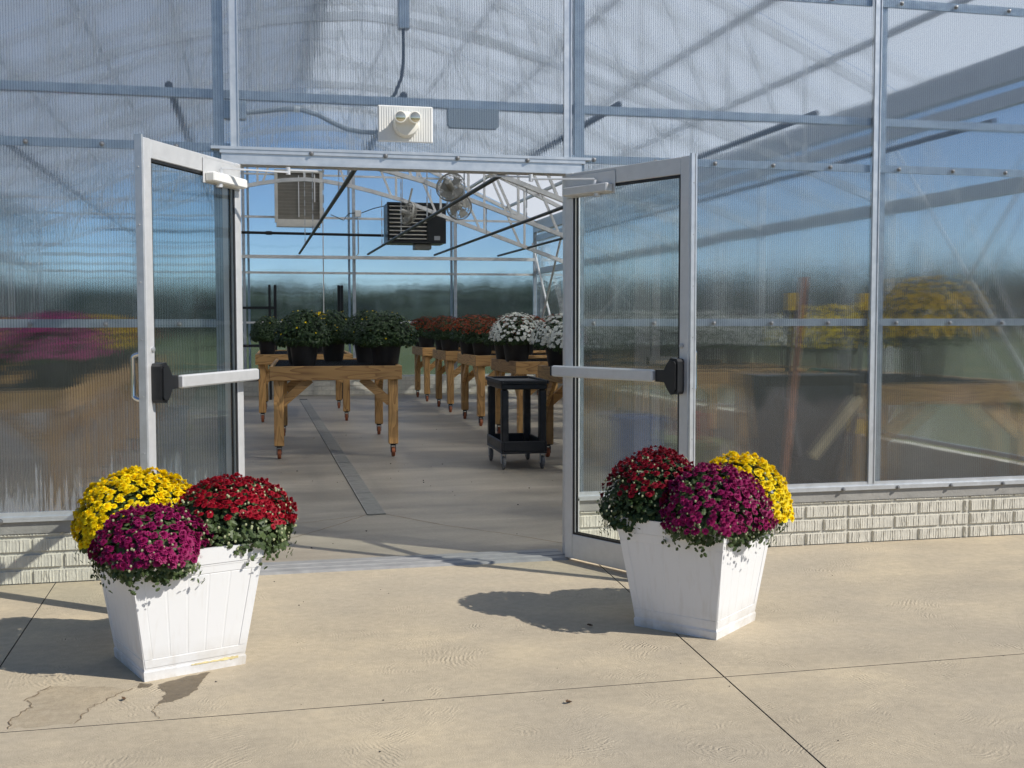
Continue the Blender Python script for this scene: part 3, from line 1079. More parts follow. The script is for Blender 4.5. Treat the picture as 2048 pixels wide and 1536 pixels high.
# roof sheets
sl = math.hypot(HW + 0.12, (HW + 0.12) * SLOPE)
for i in range(NB):
    y0, y1 = i * BAY, (i + 1) * BAY
    a, b = 0.015, BAY - 0.015
    if i == 0:
        a = -0.05
    if i == NB - 1:
        b = BAY + 0.05
    panel('roof_panel', (0.01, y0, APEX), (0, 1, 0), (HW + 0.12, 0, -(HW + 0.12) * SLOPE), [(a, 0.01), (b, 0.01), (b, sl), (a, sl)], -0.01, 'roof_polycarbonate')
    panel('roof_panel', (-0.01, y1, APEX), (0, -1, 0), (-(HW + 0.12), 0, -(HW + 0.12) * SLOPE), [(-(b - BAY), 0.01), (BAY - a, 0.01), (BAY - a, sl), (-(b - BAY), sl)], -0.01, 'roof_polycarbonate')
MB().prism([(-0.12, APEX - 0.02), (0, APEX + 0.05), (0.12, APEX - 0.02), (0, APEX + 0.03)], -0.06, L + 0.06).build('ridge_cap', 'mill_aluminium', GH)

# hanging pipes along the length with their chains
pipe_m = MB().tube([(0, 0.0, 0), (0, L - 0.20, 0)], 0.0205, 12).mesh('hanging_pipe', 'dark_pipe', True)


def chain_mesh(h_):
    c = MB()
    n = max(3, int(h_ / 0.075))
    for k in range(n):
        z = h_ * (k + 0.5) / n
        hh = h_ / n * 0.62
        if k % 2:
            c.box(-0.002, 0.002, -0.008, 0.008, z - hh, z + hh)
        else:
            c.box(-0.008, 0.008, -0.002, 0.002, z - hh, z + hh)
    return c.mesh('chain', 'bare_steel')


for k in range(-2, 4):
    x = k * 1.262 if k < 3 else 3.76
    po = link('hanging_pipe', pipe_m, GH, (x, 0.1, 2.6225 + 0.014))
    hz = chord_z(x) - 2.643 - 0.045
    if hz > 0.06:
        cm = chain_mesh(hz)
        for i in range(1, NB):
            link('chain', cm, po, (0, i * BAY - 0.1 + 0.03, 0.02))

# --- door frame, header, threshold
for s in (-1, 1):
    j = MB()
    a, b = sorted((s * 0.918, s * 0.972))
    j.box(a, b, -0.055, 0.075, 0.0, 2.209)
    a, b = sorted((s * 0.972, s * 0.990))
    j.box(a, b, -0.03, 0.075, 0.0, 2.209)
    j.build('door_jamb', 'door_aluminium', GH)
hd = MB()
hd.box(-1.045, 1.055, -0.040, 0.08, 2.288, 2.303)
hd.box(-1.0, 1.02, -0.036, 0.08, 2.268, 2.2875)
hd.box(-0.992, 1.0, -0.028, 0.08, 2.226, 2.2675)
hd.box(-0.992, 0.992, -0.04, 0.08, 2.2095, 2.2255)
hdo = hd.build('door_header', 'mill_aluminium', GH)
for bx in (-0.52, -0.12, 0.28, 0.68):
    link('bolt', bolt_m, hdo, (bx, -0.036, 2.278))
th = MB()
prof = [(-0.075, 0.0), (-0.06, 0.012), (0.0, 0.013), (0.004, 0.017), (0.02, 0.017), (0.024, 0.013), (0.10, 0.013), (0.104, 0.017), (0.12, 0.017), (0.124, 0.013), (0.20, 0.012), (0.225, 0.0)]
n = len(prof)
th.add([(-0.917, y, z) for y, z in prof] + [(0.917, y, z) for y, z in prof], [(i, i + 1, i + 1 + n, i + n) for i in range(n - 1)] + [tuple(range(n)), tuple(reversed(range(n, 2 * n)))])
th.build('threshold', 'threshold_metal', GH)


def make_door(name, hx, ang, s):
    """leaf along local +x from the hinge; s: +1 interior side is local +y, -1 interior is local -y"""
    d = empty(name, (hx, -0.05, 0), ang, GH)
    W, T = 0.918, 0.022
    z0, z1 = 0.016, 2.205

    def yb(a, b):
        return sorted((a * s, b * s))

    MB().bbox(0.0, 0.062, -T, T, z0, z1, 0.003).build('stile', 'door_aluminium', d)
    MB().bbox(W - 0.06, W, -T, T, z0, z1, 0.003).build('stile', 'door_aluminium', d)
    MB().bbox(0.0625, W - 0.0605, -T + 0.001, T - 0.001, z1 - 0.088, z1 - 0.001, 0.003).build('top_rail', 'door_aluminium', d)
    MB().bbox(0.0625, W - 0.0605, -T + 0.001, T - 0.001, z0 + 0.001, z0 + 0.14, 0.003).build('bottom_rail', 'door_aluminium', d)
    # glazing bead and gasket
    gb = MB()
    xa, xb, za, zb = 0.0625, W - 0.0605, z0 + 0.1405, z1 - 0.0885
    for y in (-0.016, 0.010):
        gb.box(xa, xa + 0.012, y, y + 0.006, za, zb)
        gb.box(xb - 0.012, xb, y, y + 0.006, za, zb)
        gb.box(xa + 0.012, xb - 0.012, y, y + 0.006, za, za + 0.012)
        gb.box(xa + 0.012, xb - 0.012, y, y + 0.006, zb - 0.012, zb)
    gb.build('gasket', 'black_plastic', d)
    MB().box(xa + 0.002, xb - 0.002, -0.003, 0.003, za + 0.002, zb - 0.002).build('pane', 'door_glass', d)
    # astragal / weather strip on the meeting edge with screws
    ws = MB().box(W + 0.0005, W + 0.012, -T + 0.004, T - 0.004, z0 + 0.02, z1 + 0.012)
    if s < 0:
        ws.box(W + 0.012, W + 0.016, *yb(-T + 0.002, -T + 0.012), z0 + 0.02, z1 + 0.012)
    ws.build('edge_strip', 'mill_aluminium', d)
    sc = MB()
    for k in range(8):
        sc.lathe([(0.004, W + 0.012), (0.003, W + 0.0145)], 8, (0, 0, 0.25 + k * 0.26), 'x')
    sc.build('screw', 'bare_steel', d, True)
    # panic bar on the interior side
    zc = 1.09
    y0, y1 = yb(T + 0.04, T + 0.076)
    MB().bbox(-0.035, 0.74, y0, y1, zc - 0.031, zc + 0.031, 0.007).build('push_bar', 'door_aluminium', d, False)
    ya, yb_ = yb(T + 0.042, T + 0.074)
    MB().bbox(-0.049, -0.036, ya, yb_, zc - 0.028, zc + 0.028, 0.004).build('bar_end_cap', 'black_plastic', d)
    ya, yb_ = yb(T, T + 0.0395)
    MB().bbox(0.006, 0.04, ya, yb_, zc - 0.022, zc + 0.022, 0.003).build('bar_bracket', 'black_plastic', d)
    # black latch case: tapered block
    cs = MB()
    pr = [(0.845, -0.105), (0.885, -0.10), (0.893, -0.085), (0.893, 0.085), (0.885, 0.10), (0.845, 0.105), (0.818, 0.07), (0.80, 0.036), (0.741, 0.034), (0.741, -0.034), (0.80, -0.036), (0.818, -0.07)]
    pr = [(x, z * 0.9) for x, z in pr]
    cs.prism([(x, zc + z) for x, z in pr], *yb(T + 0.002, T + 0.05))
    cs.prism([(0.845 + (x - 0.845) * 0.8, zc + z * 0.85) for x, z in pr], *yb(T + 0.05, T + 0.06))
    cs.build('latch_case', 'black_plastic', d)
    # pull handle on the outside
    yo = -T
    pts = []
    zt_, zb_ = 1.225, 1.010
    for t in range(7):
        a = t / 6 * math.pi / 2
        pts.append((0.882, (yo - 0.055 * math.sin(a)) * s, zt_ - 0.02 * (1 - math.cos(a))))
    for t in range(7):
        a = math.pi / 2 * (1 - t / 6)
        pts.append((0.882, (yo - 0.055 * math.sin(a)) * s, zb_ + 0.02 * (1 - math.cos(a))))
    hm = MB().tube(pts, 0.0105, 12)
    for zz in (zt_, zb_):
        hm.lathe([(0.018, (yo - 0.0005) * s), (0.018, (yo - 0.008) * s), (0.012, (yo - 0.012) * s)], 14, (0.882, 0, zz), 'y')
    hm.build('pull_handle', 'chrome', d, True)
    MB().lathe([(0.013, (T + 0.0005) * s), (0.013, (T + 0.006) * s), (0.008, (T + 0.008) * s)], 14, (0.875, 0, 1.245), 'y').build('lock_cylinder', 'bare_steel', d, True)
    # door closer near the hinge, at the head
    y0, y1 = yb(T + 0.001, T + 0.006)
    MB().bbox(0.02, 0.40, y0, y1, 2.062, 2.188, 0.002).build('closer_plate', 'door_aluminium', d)
    y0, y1 = yb(T + 0.006, T + 0.058)
    MB().bbox(0.035, 0.385, y0, y1, 2.07, 2.118, 0.006).build('closer_body', 'white_plastic' if s > 0 else 'door_aluminium', d)
    MB().lathe([(0.017, 2.05), (0.017, 2.0698)], 12, (0.29, (T + 0.032) * s, 0)).build('closer_valve', 'door_aluminium', d, True)
    MB().lathe([(0.012, 2.1185), (0.012, 2.142)], 12, (0.27, (T + 0.032) * s, 0)).build('closer_spindle', 'door_aluminium', d, True)
    # arm: closer spindle -> elbow -> header soffit, worked out in the leaf's own frame
    P0 = Vector((0.27, (T + 0.032) * s, 2.148))
    Mi = Matrix.Rotation(-ang, 4, 'Z')
    shoe = Mi @ (Vector((hx * 0.50, 0.03, 2.192)) - Vector((hx, -0.05, 0)))
    mid = P0.lerp(Vector((shoe.x, shoe.y, P0.z)), 0.52)
    out = Vector((-(shoe.y - P0.y), shoe.x - P0.x, 0)).normalized() * 0.11 * -s
    elbow = mid + out
    am = MB().beam(P0, elbow, 0.022, 0.008)
    am.beam(elbow + Vector((0, 0, 0.012)), shoe, 0.018, 0.008)
    am.lathe([(0.012, elbow.z - 0.012), (0.012, elbow.z + 0.026)], 10, (elbow.x, elbow.y, 0))
    am.build('closer_arm', 'door_aluminium', d)
    # hinges
    for zz in (0.3, 1.1, 1.95):
        MB().lathe([(0.009, zz - 0.055), (0.009, zz + 0.055)], 10, (-0.006, -0.024 * s, 0)).build('hinge', 'bare_steel', d, True)
    return d


dl = make_door('entrance_door', -0.912, R(-117.0), 1)
dr = make_door('entrance_door', 0.912, R(-62.6), -1)
dl['label'] = 'open aluminium door leaf with push bar, behind the planter with the damp patch'
dr['label'] = 'open aluminium door leaf with push bar, behind the planter with the shaded face'

# ------------------------------------------------------------------ things fixed to the front wall
em = empty('emergency_light', (-0.006, -0.001, 2.458))
tag(em, 'white twin-head emergency light above the open double doors', 'light')
bp = MB().bbox(-0.152, 0.152, -0.012, 0.002, -0.099, 0.099, 0.004)
bp.build('back_plate', 'white_plastic', em)
rb_m = MB().box(-0.0022, 0.0022, -0.0148, -0.0122, -0.094, 0.094).mesh('rib', 'white_plastic')
for k in range(22):
    link('rib', rb_m, em, (-0.143 + k * 0.0136, 0, 0))
MB().lathe([(0.07, -0.015), (0.07, -0.045), (0.062, -0.062), (0.03, -0.070)], 32, (0.0, 0, -0.006), 'y').build('housing', 'ivory_plastic', em, True)
for s in (-1, 1):
    lh = MB().lathe([(0.022, -0.062), (0.031, -0.085), (0.033, -0.112), (0.028, -0.114)], 24, (s * 0.040, 0, 0.022), 'y').build('lamp_head', 'ivory_plastic', em, True)
    MB().lathe([(0.0275, -0.1142), (0.018, -0.1175), (0.004, -0.1185)], 20, (s * 0.040, 0, 0.022), 'y').build('lens', 'lamp_lens', lh, True)

bx_ = MB()
pl = [(-0.145, 0.055), (-0.145, -0.03)] + [(x - 0.125, z - 0.05) for x, z in arc(0, 0.02, 0.02, math.pi, 1.5 * math.pi, 4)] + [(x + 0.125, z - 0.05) for x, z in arc(0, 0.02, 0.02, 1.5 * math.pi, 2 * math.pi, 4)] + [(0.145, 0.055)]
bx_.prism(pl, 0.0, 0.05)
bo = bx_.build('wall_box', 'grey_box', None, False, (0.385, 0.033, 2.508))
tag(bo, 'dark grey box behind the ribbed sheet beside the emergency light', 'box')

cd = empty('conduit', (-0.16, 0.07, 2.42))
tag(cd, 'grey flexible conduit looping behind the sheet towards the emergency light', 'conduit')
pts = [(-0.70, 0, 0.08), (-0.62, 0, 0.09), (-0.52, 0, 0.105), (-0.42, 0, 0.11), (-0.32, 0, 0.085), (-0.24, 0, 0.045), (-0.16, 0, 0.012), (-0.08, 0, 0.0), (0.02, 0, 0.0)]
MB().tube(pts, 0.0125, 10).build('flexible_tube', 'grey_box', cd, True)
MB().bbox(-0.82, -0.70, -0.03, 0.03, 0.04, 0.14, 0.004).build('junction_box', 'galvanised', cd)
MB().tube([(-0.445, 0.0, 0.111), (-0.415, 0.0, 0.108)], 0.017, 10).build('strap', 'white_plastic', cd, True)

dc = empty('power_drop', (0.0, 0.10, 3.10))
tag(dc, 'galvanised channel with a dark cable curving down from it, above the emergency light', 'cable')
MB().bbox(-0.028, 0.032, -0.03, 0.03, -0.10, 0.9, 0.003).build('channel', 'galvanised', dc)
MB().tube([(0, 0, -0.10), (0.0, 0, -0.25), (-0.01, 0, -0.36), (-0.05, 0, -0.46), (-0.11, 0, -0.53), (-0.14, 0, -0.58)], 0.0095, 8).build('cable', 'dark_pipe', dc, True)

# ------------------------------------------------------------------ planters


def make_planter(name, loc, rz, label, stain=False):
    p = empty(name, loc, rz)
    tag(p, label, 'planter', 'white flower planters at the door')
    B, Tp, H = 0.195, 0.262, 0.50
    zr = 0.43

    def half(z):
        return B + (Tp - B) * z / H
    # hollow tapered body up to the rim band
    body = MB()
    th_ = 0.016
    z0, z1 = 0.006, 0.497
    vs_ = []
    for z, off in ((z0, 0), (z1, 0), (z1, -th_), (z0 + 0.03, -th_)):
        h_ = half(z) + off
        vs_ += [(-h_, -h_, z), (h_, -h_, z), (h_, h_, z), (-h_, h_, z)]
    fs_ = [(3, 2, 1, 0)]
    for k in range(3):
        for i in range(4):
            j = (i + 1) % 4
            fs_.append((k * 4 + i, k * 4 + j, (k + 1) * 4 + j, (k + 1) * 4 + i))
    fs_.append((12, 13, 14, 15))
    body.add(vs_, fs_).build('body', 'planter_white', p)

    def band(za, zb, o0, o1, nm):
        m_ = MB()
        for i in range(4):
            c_, s_ = math.cos(i * math.pi / 2), math.sin(i * math.pi / 2)
            ha, hb = half(za), half(zb)
            q = [(-ha - o0, -ha - o0, za), (ha + o0, -ha - o0, za), (hb + o1, -hb - o1, zb), (-hb - o1, -hb - o1, zb),
                 (-ha + 0.002, -ha + 0.002, za), (ha - 0.002, -ha + 0.002, za), (hb - 0.002, -hb + 0.002, zb), (-hb + 0.002, -hb + 0.002, zb)]
            m_.add([(x * c_ - y * s_, x * s_ + y * c_, z) for x, y, z in q], [(0, 1, 2, 3), (0, 4, 5, 1), (3, 2, 6, 7)])
        return m_.build(nm, 'planter_white', p)
    band(0.435, 0.498, 0.006, 0.006, 'rim')
    band(0.4265, 0.4335, 0.0036, 0.0036, 'rim_moulding')
    band(0.0, 0.034, 0.006, 0.005, 'base_moulding')
    band(0.0345, 0.040, 0.0038, 0.002, 'base_bead')
    # framed panel of vertical boards on each face
    for i in range(4):
        c_, s_ = math.cos(i * math.pi / 2), math.sin(i * math.pi / 2)

        def fp(u, z, o):
            h_ = half(z) + o
            x, y = u * (half(z) - 0.035), -h_
            return (x * c_ - y * s_, x * s_ + y * c_, z)
        za, zb = 0.085, 0.395
        nb = 5
        for k in range(nb):
            ua, ub = -1 + 2 * k / nb + 0.005, -1 + 2 * (k + 1) / nb - 0.005
            m_ = MB()
            q = [fp(ua, za, -0.001), fp(ub, za, -0.001), fp(ub, zb, -0.001), fp(ua, zb, -0.001),
                 fp(ua + 0.016, za + 0.002, 0.0007), fp(ub - 0.016, za + 0.002, 0.0007), fp(ub - 0.016, zb - 0.002, 0.0007), fp(ua + 0.016, zb - 0.002, 0.0007)]
            m_.add(q, [(4, 5, 6, 7)] + [(a, (a + 1) % 4, 4 + (a + 1) % 4, 4 + a) for a in range(4)])
            m_.build('board', 'planter_white', p)

        def bar(u0, u1, zc0, zc1, nm):
            m_ = MB()
            q = [fp(u0, zc0, -0.001), fp(u1, zc0, -0.001), fp(u1, zc1, -0.001), fp(u0, zc1, -0.001),
                 fp(u0, zc0 + 0.001, 0.0022), fp(u1, zc0 + 0.001, 0.0022), fp(u1, zc1 - 0.001, 0.0022), fp(u0, zc1 - 0.001, 0.0022)]
            m_.add(q, [(4, 5, 6, 7)] + [(a, (a + 1) % 4, 4 + (a + 1) % 4, 4 + a) for a in range(4)])
            m_.build(nm, 'planter_white', p)
        bar(-1.18, 1.18, 0.0505, 0.083, 'panel_frame')
        bar(-1.18, 1.18, 0.397, 0.4275, 'panel_frame')
        bar(-1.18, -1.01, 0.0835, 0.3965, 'panel_frame')
        bar(1.01, 1.18, 0.0835, 0.3965, 'panel_frame')
    if stain:
        m_ = MB()
        rr = random.Random(2)
        n_ = 26
        top, bot = [], []
        for k in range(n_ + 1):
            u = -0.02 + 0.19 * k / n_
            w_ = 0.0015 + 0.005 * rr.random() * (0.3 + k / n_)
            zc = 0.036 + rr.uniform(-0.001, 0.001)
            top.append((u, -half(0.036) - 0.0066, zc + w_))
            bot.append((u, -half(0.036) - 0.0066, zc - w_))
        m_.add(bot + top, [(k, k + 1, k + 2 + n_, k + 1 + n_) for k in range(n_)])
        m_.build('drip_stain', 'stain_yellow', p)
    hs = half(0.44) - 0.02
    so = MB()
    gn = 10
    vs_, fs_ = [], []
    rr = random.Random(11)
    for a in range(gn + 1):
        for b in range(gn + 1):
            vs_.append((-hs + 2 * hs * a / gn, -hs + 2 * hs * b / gn, 0.44 + rr.uniform(-0.008, 0.008)))
    for a in range(gn):
        for b in range(gn):
            i = a * (gn + 1) + b
            fs_.append((i, i + gn + 1, i + gn + 2, i + 1))
    so.add(vs_, fs_).build('soil', 'soil', p)
    return p


PL = (-1.148, -1.560)
PR = (1.105, -1.510)
make_planter('planter', (PL[0], PL[1], 0), R(22), 'white tapered planter with a damp patch on the concrete at its foot', True)
make_planter('planter', (PR[0], PR[1], 0), R(41), 'white tapered planter standing in front of the open door leaf, nearest face in shade')

# ------------------------------------------------------------------ chrysanthemums


def bloom_mesh(name, mat, seed, rad=0.024, rings=((15, 1.0, 0.10), (12, 0.74, 0.5), (8, 0.46, 0.85), (5, 0.22, 1.15))):
    rr = random.Random(seed)
    m_ = MB()
    for n_, rl, lift in rings:
        a0 = rr.uniform(0, 6.28)
        for k in range(n_):
            a = a0 + 2 * math.pi * k / n_ + rr.uniform(-0.12, 0.12)
            ln = rad * rl * rr.uniform(0.86, 1.1)
            w_ = rad * 0.20 * rr.uniform(0.8, 1.2)
            li = lift * rr.uniform(0.8, 1.2)
            ca, sa = math.cos(a), math.sin(a)

            def q(r_, side, z):
                return (r_ * ca - side * sa, r_ * sa + side * ca, z)
            zt_ = rad * 0.62 * li
            b0 = rad * 0.06
            m_.add([q(b0, -w_ * 0.4, 0), q(b0, w_ * 0.4, 0), q(ln * 0.6, w_, zt_ * 0.75), q(ln * 0.6, -w_, zt_ * 0.75), q(ln, w_ * 0.45, zt_ * 0.9), q(ln, -w_ * 0.45, zt_ * 0.9)],
                   [(0, 1, 2, 3), (3, 2, 4, 5)])
    me = bpy.data.meshes.new(name)
    me.from_pydata(m_.v, [], m_.f)
    me.update()
    me.materials.append(M[mat])
    return me


LEAF = [(0, 0), (0.16, 0.10), (0.34, 0.30), (0.22, 0.36), (0.42, 0.58), (0.22, 0.62), (0.24, 0.84), (0.0, 1.0), (-0.24, 0.84), (-0.22, 0.62), (-0.42, 0.58), (-0.22, 0.36), (-0.34, 0.30), (-0.16, 0.10)]
LEAF_S = [(0, 0), (0.28, 0.30), (0.34, 0.62), (0.0, 1.0), (-0.34, 0.62), (-0.28, 0.30)]


def frame_from(nrm, rr):
    n_ = Vector(nrm).normalized()
    t = Vector((rr.uniform(-1, 1), rr.uniform(-1, 1), rr.uniform(-1, 1)))
    t = (t - n_ * t.dot(n_))
    if t.length < 1e-4:
        t = n_.orthogonal()
    t.normalize()
    return t, n_.cross(t), n_


def add_leaf(m_, pos, nrm, size, rr, shape):
    t, b, n_ = frame_from(nrm, rr)
    bend = rr.uniform(-0.15, 0.35)
    vs_ = []
    for x, y in shape:
        vs_.append(Vector(pos) + b * x * size + t * (y - 0.3) * size + n_ * (-(abs(x) * 0.35 + bend * y * y)) * size)
    c = Vector(pos) + t * 0.25 * size
    m_.add(vs_ + [c], [(i, (i + 1) % len(shape), len(shape)) for i in range(len(shape))])


def dome_point(rr, Rx, H, lo=-0.25, hi=1.0):
    """random point on the dome: unit-ish normal and position; lo<0 droops below the equator"""
    z = rr.uniform(lo, hi)
    a = rr.uniform(0, 2 * math.pi)
    r_ = math.sqrt(max(0, 1 - z * z))
    return Vector((r_ * math.cos(a), r_ * math.sin(a), z))


def make_mum(name, loc, Rx, H, petal, n_bl, label, z_lo, leaf_n=1100, tilt=(0, 0), bl_r=0.024, bud_n=60, seed=1, cov=None, leafmat='leaf_green', lop=0.08, clump=0.65):
    """mum in a planter: leaves as one mass, every bloom its own piece"""
    rr = random.Random(seed)
    p = empty(name, loc)
    tag(p, label, 'flower', 'chrysanthemums in the white planters')
    ph1, ph2 = rr.uniform(0, 6), rr.uniform(0, 6)

    def shape(d):
        a = math.atan2(d.y, d.x)
        k = 1 + lop * math.sin(3 * a + ph1) * (1 - abs(d.z)) + 0.05 * math.sin(5 * a + ph2 + d.z * 3)
        return Vector((d.x * Rx * k + tilt[0] * d.z, d.y * Rx * k + tilt[1] * d.z, d.z * (H if d.z > 0 else 0.13) * (0.97 + 0.03 * math.sin(4 * a))))
    fol = MB()
    for i in range(leaf_n):
        d = dome_point(rr, Rx, H, -0.75, 0.97)
        sh = rr.choice((0.97, 0.93, 0.86, 0.75, 0.6))
        pos = shape(d) * sh
        nrm = Vector((d.x, d.y, max(d.z, -0.1) + 0.35)) + Vector((rr.uniform(-.6, .6), rr.uniform(-.6, .6), rr.uniform(-.4, .6)))
        add_leaf(fol, pos, nrm, rr.uniform(0.022, 0.042), rr, LEAF)
    # hanging sprigs at the rim
    for i in range(26):
        a = rr.uniform(0, 6.28)
        d = Vector((math.cos(a), math.sin(a), -0.3)).normalized()
        pos = shape(d) + Vector((0, 0, -rr.uniform(0.0, 0.05)))
        for k in range(4):
            add_leaf(fol, pos + Vector((rr.uniform(-.02, .02), rr.uniform(-.02, .02), -k * 0.014)), d + Vector((0, 0, rr.uniform(-.5, .5))), rr.uniform(0.014, 0.026), rr, LEAF)
    me = bpy.data.meshes.new('foliage')
    me.from_pydata(fol.v, [], fol.f)
    me.update()
    me.materials.append(M[leafmat])
    fo = link('foliage', me, p)
    fo['kind'] = 'stuff'
    # stems from the soil
    st = MB()
    for i in range(34):
        d = dome_point(rr, Rx, H, 0.0, 0.95)
        q = shape(d) * 0.93
        st.tube([(d.x * 0.03, d.y * 0.03, -0.07), (q.x * 0.5, q.y * 0.5, q.z * 0.45), (q.x, q.y, q.z)], 0.0028, 5, False, 0.0015)
    st.build('stems', 'stem', p)
    vms = [bloom_mesh('bloom', petal, seed * 10 + k, bl_r * (0.92 + 0.08 * k)) for k in range(4)]
    placed = []
    tries = 0
    view = (Vector((-0.833, -6.232, 1.37)) - Vector(loc)).normalized()
    view.z = 0.55
    c1, c2 = rr.uniform(0, 6), rr.uniform(0, 6)
    while len(placed) < n_bl and tries < 40000:
        tries += 1
        d = dome_point(rr, Rx, H, z_lo, 1.0)
        if cov is not None and rr.random() > cov(d):
            continue
        # blooms gather in loose clumps
        cl = 0.5 + 0.5 * math.sin(d.x * 7 + c1) * math.sin(d.y * 8 + c2) * math.cos(d.z * 6)
        if rr.random() > 0.35 + clump * cl:
            continue
        pos = shape(d) * rr.uniform(0.955, 1.045)
        s_ = rr.uniform(0.62, 1.15)
        lim = bl_r * 1.08 * s_
        if any((pos - q[0]).length < lim for q in placed):
            continue
        nrm = Vector((d.x, d.y, max(d.z, 0) * Rx / H + 0.35)).normalized()
        nrm = (nrm + Vector((rr.uniform(-.32, .32), rr.uniform(-.32, .32), rr.uniform(-.15, .3)))).normalized()
        qn = nrm.to_track_quat('Z', 'Y') @ Quaternion((0, 0, 1), rr.uniform(0, 6.28))
        placed.append((pos, Matrix.LocRotScale(pos, qn, Vector((s_, s_, s_ * rr.uniform(0.8, 1.3)))), d.dot(view)))
    placed.sort(key=lambda q: -q[2])
    rear = MB()
    for i, (pos, mt, f_) in enumerate(placed):
        if i < 300 and f_ > -0.12:
            o = link('bloom', rr.choice(vms), p)
            o.matrix_local = mt
        else:
            sm = rr.choice(vms)
            rear.add([mt @ v.co for v in sm.vertices], [tuple(q.vertices) for q in sm.polygons])
    if rear.v:
        me = bpy.data.meshes.new('bloom_mass')
        me.from_pydata(rear.v, [], rear.f)
        me.update()
        me.materials.append(M[petal])
        ro = link('bloom_mass', me, p)
        ro['kind'] = 'stuff'
    # closed buds
    bd = MB()
    for i in range(bud_n):
        d = dome_point(rr, Rx, H, z_lo - 0.25, 0.9)
        pos = shape(d) * rr.uniform(0.99, 1.05)
        r_ = rr.uniform(0.0035, 0.006)
        bd.lathe([(r_ * 0.5, -r_), (r_, 0), (r_ * 0.6, r_ * 0.9)], 6, tuple(pos))
    b = bd.build('buds', 'bud_pale', p, True)
    b['kind'] = 'stuff'
    return p


def cov_up(k):
    return lambda d: min(1.0, max(0.0, (d.z - k) * 2.4))


make_mum('chrysanthemum', (-1.315, -1.40, 0.515), 0.25, 0.245, 'petal_yellow', 620, 'bright yellow mum at the back of the planter with the damp patch', -0.25, 1700, seed=21, bl_r=0.0215, bud_n=30, lop=0.1, clump=1.0)
make_mum('chrysanthemum', (-1.225, -1.735, 0.49), 0.214, 0.170, 'petal_magenta', 430, 'magenta-purple mum at the front of the planter with the damp patch', -0.2, 2200, seed=22, bl_r=0.0185, bud_n=150, lop=0.1)
make_mum('chrysanthemum', (-0.935, -1.505, 0.52), 0.262, 0.215, 'petal_red', 380, 'crimson mum with leafy green side, in the planter with the damp patch', 0.0, 3600, seed=23, bl_r=0.0168, bud_n=170, cov=lambda d: min(1.0, max(0.0, (d.z + 0.30 * d.x - 0.30) * 2.4)), lop=0.1)
make_mum('chrysanthemum', (0.945, -1.425, 0.515), 0.24, 0.275, 'petal_darkred', 340, 'dark red mum at the back of the planter with the shaded face', 0.1, 3000, seed=24, bl_r=0.0158, bud_n=160, cov=cov_up(0.24), leafmat='leaf_dark', lop=0.1)
make_mum('chrysanthemum', (1.12, -1.66, 0.505), 0.245, 0.238, 'petal_magenta', 540, 'magenta-purple mum spilling over the front of the planter with the shaded face', -0.15, 2400, seed=25, bl_r=0.0182, bud_n=190, lop=0.1)
make_mum('chrysanthemum', (1.355, -1.425, 0.505), 0.225, 0.25, 'petal_yellow', 540, 'bright yellow mum behind the purple one in the shaded-face planter', -0.2, 1500, seed=26, bl_r=0.0205, bud_n=30, lop=0.1, clump=1.0)

# ------------------------------------------------------------------ potted mums on the benches inside


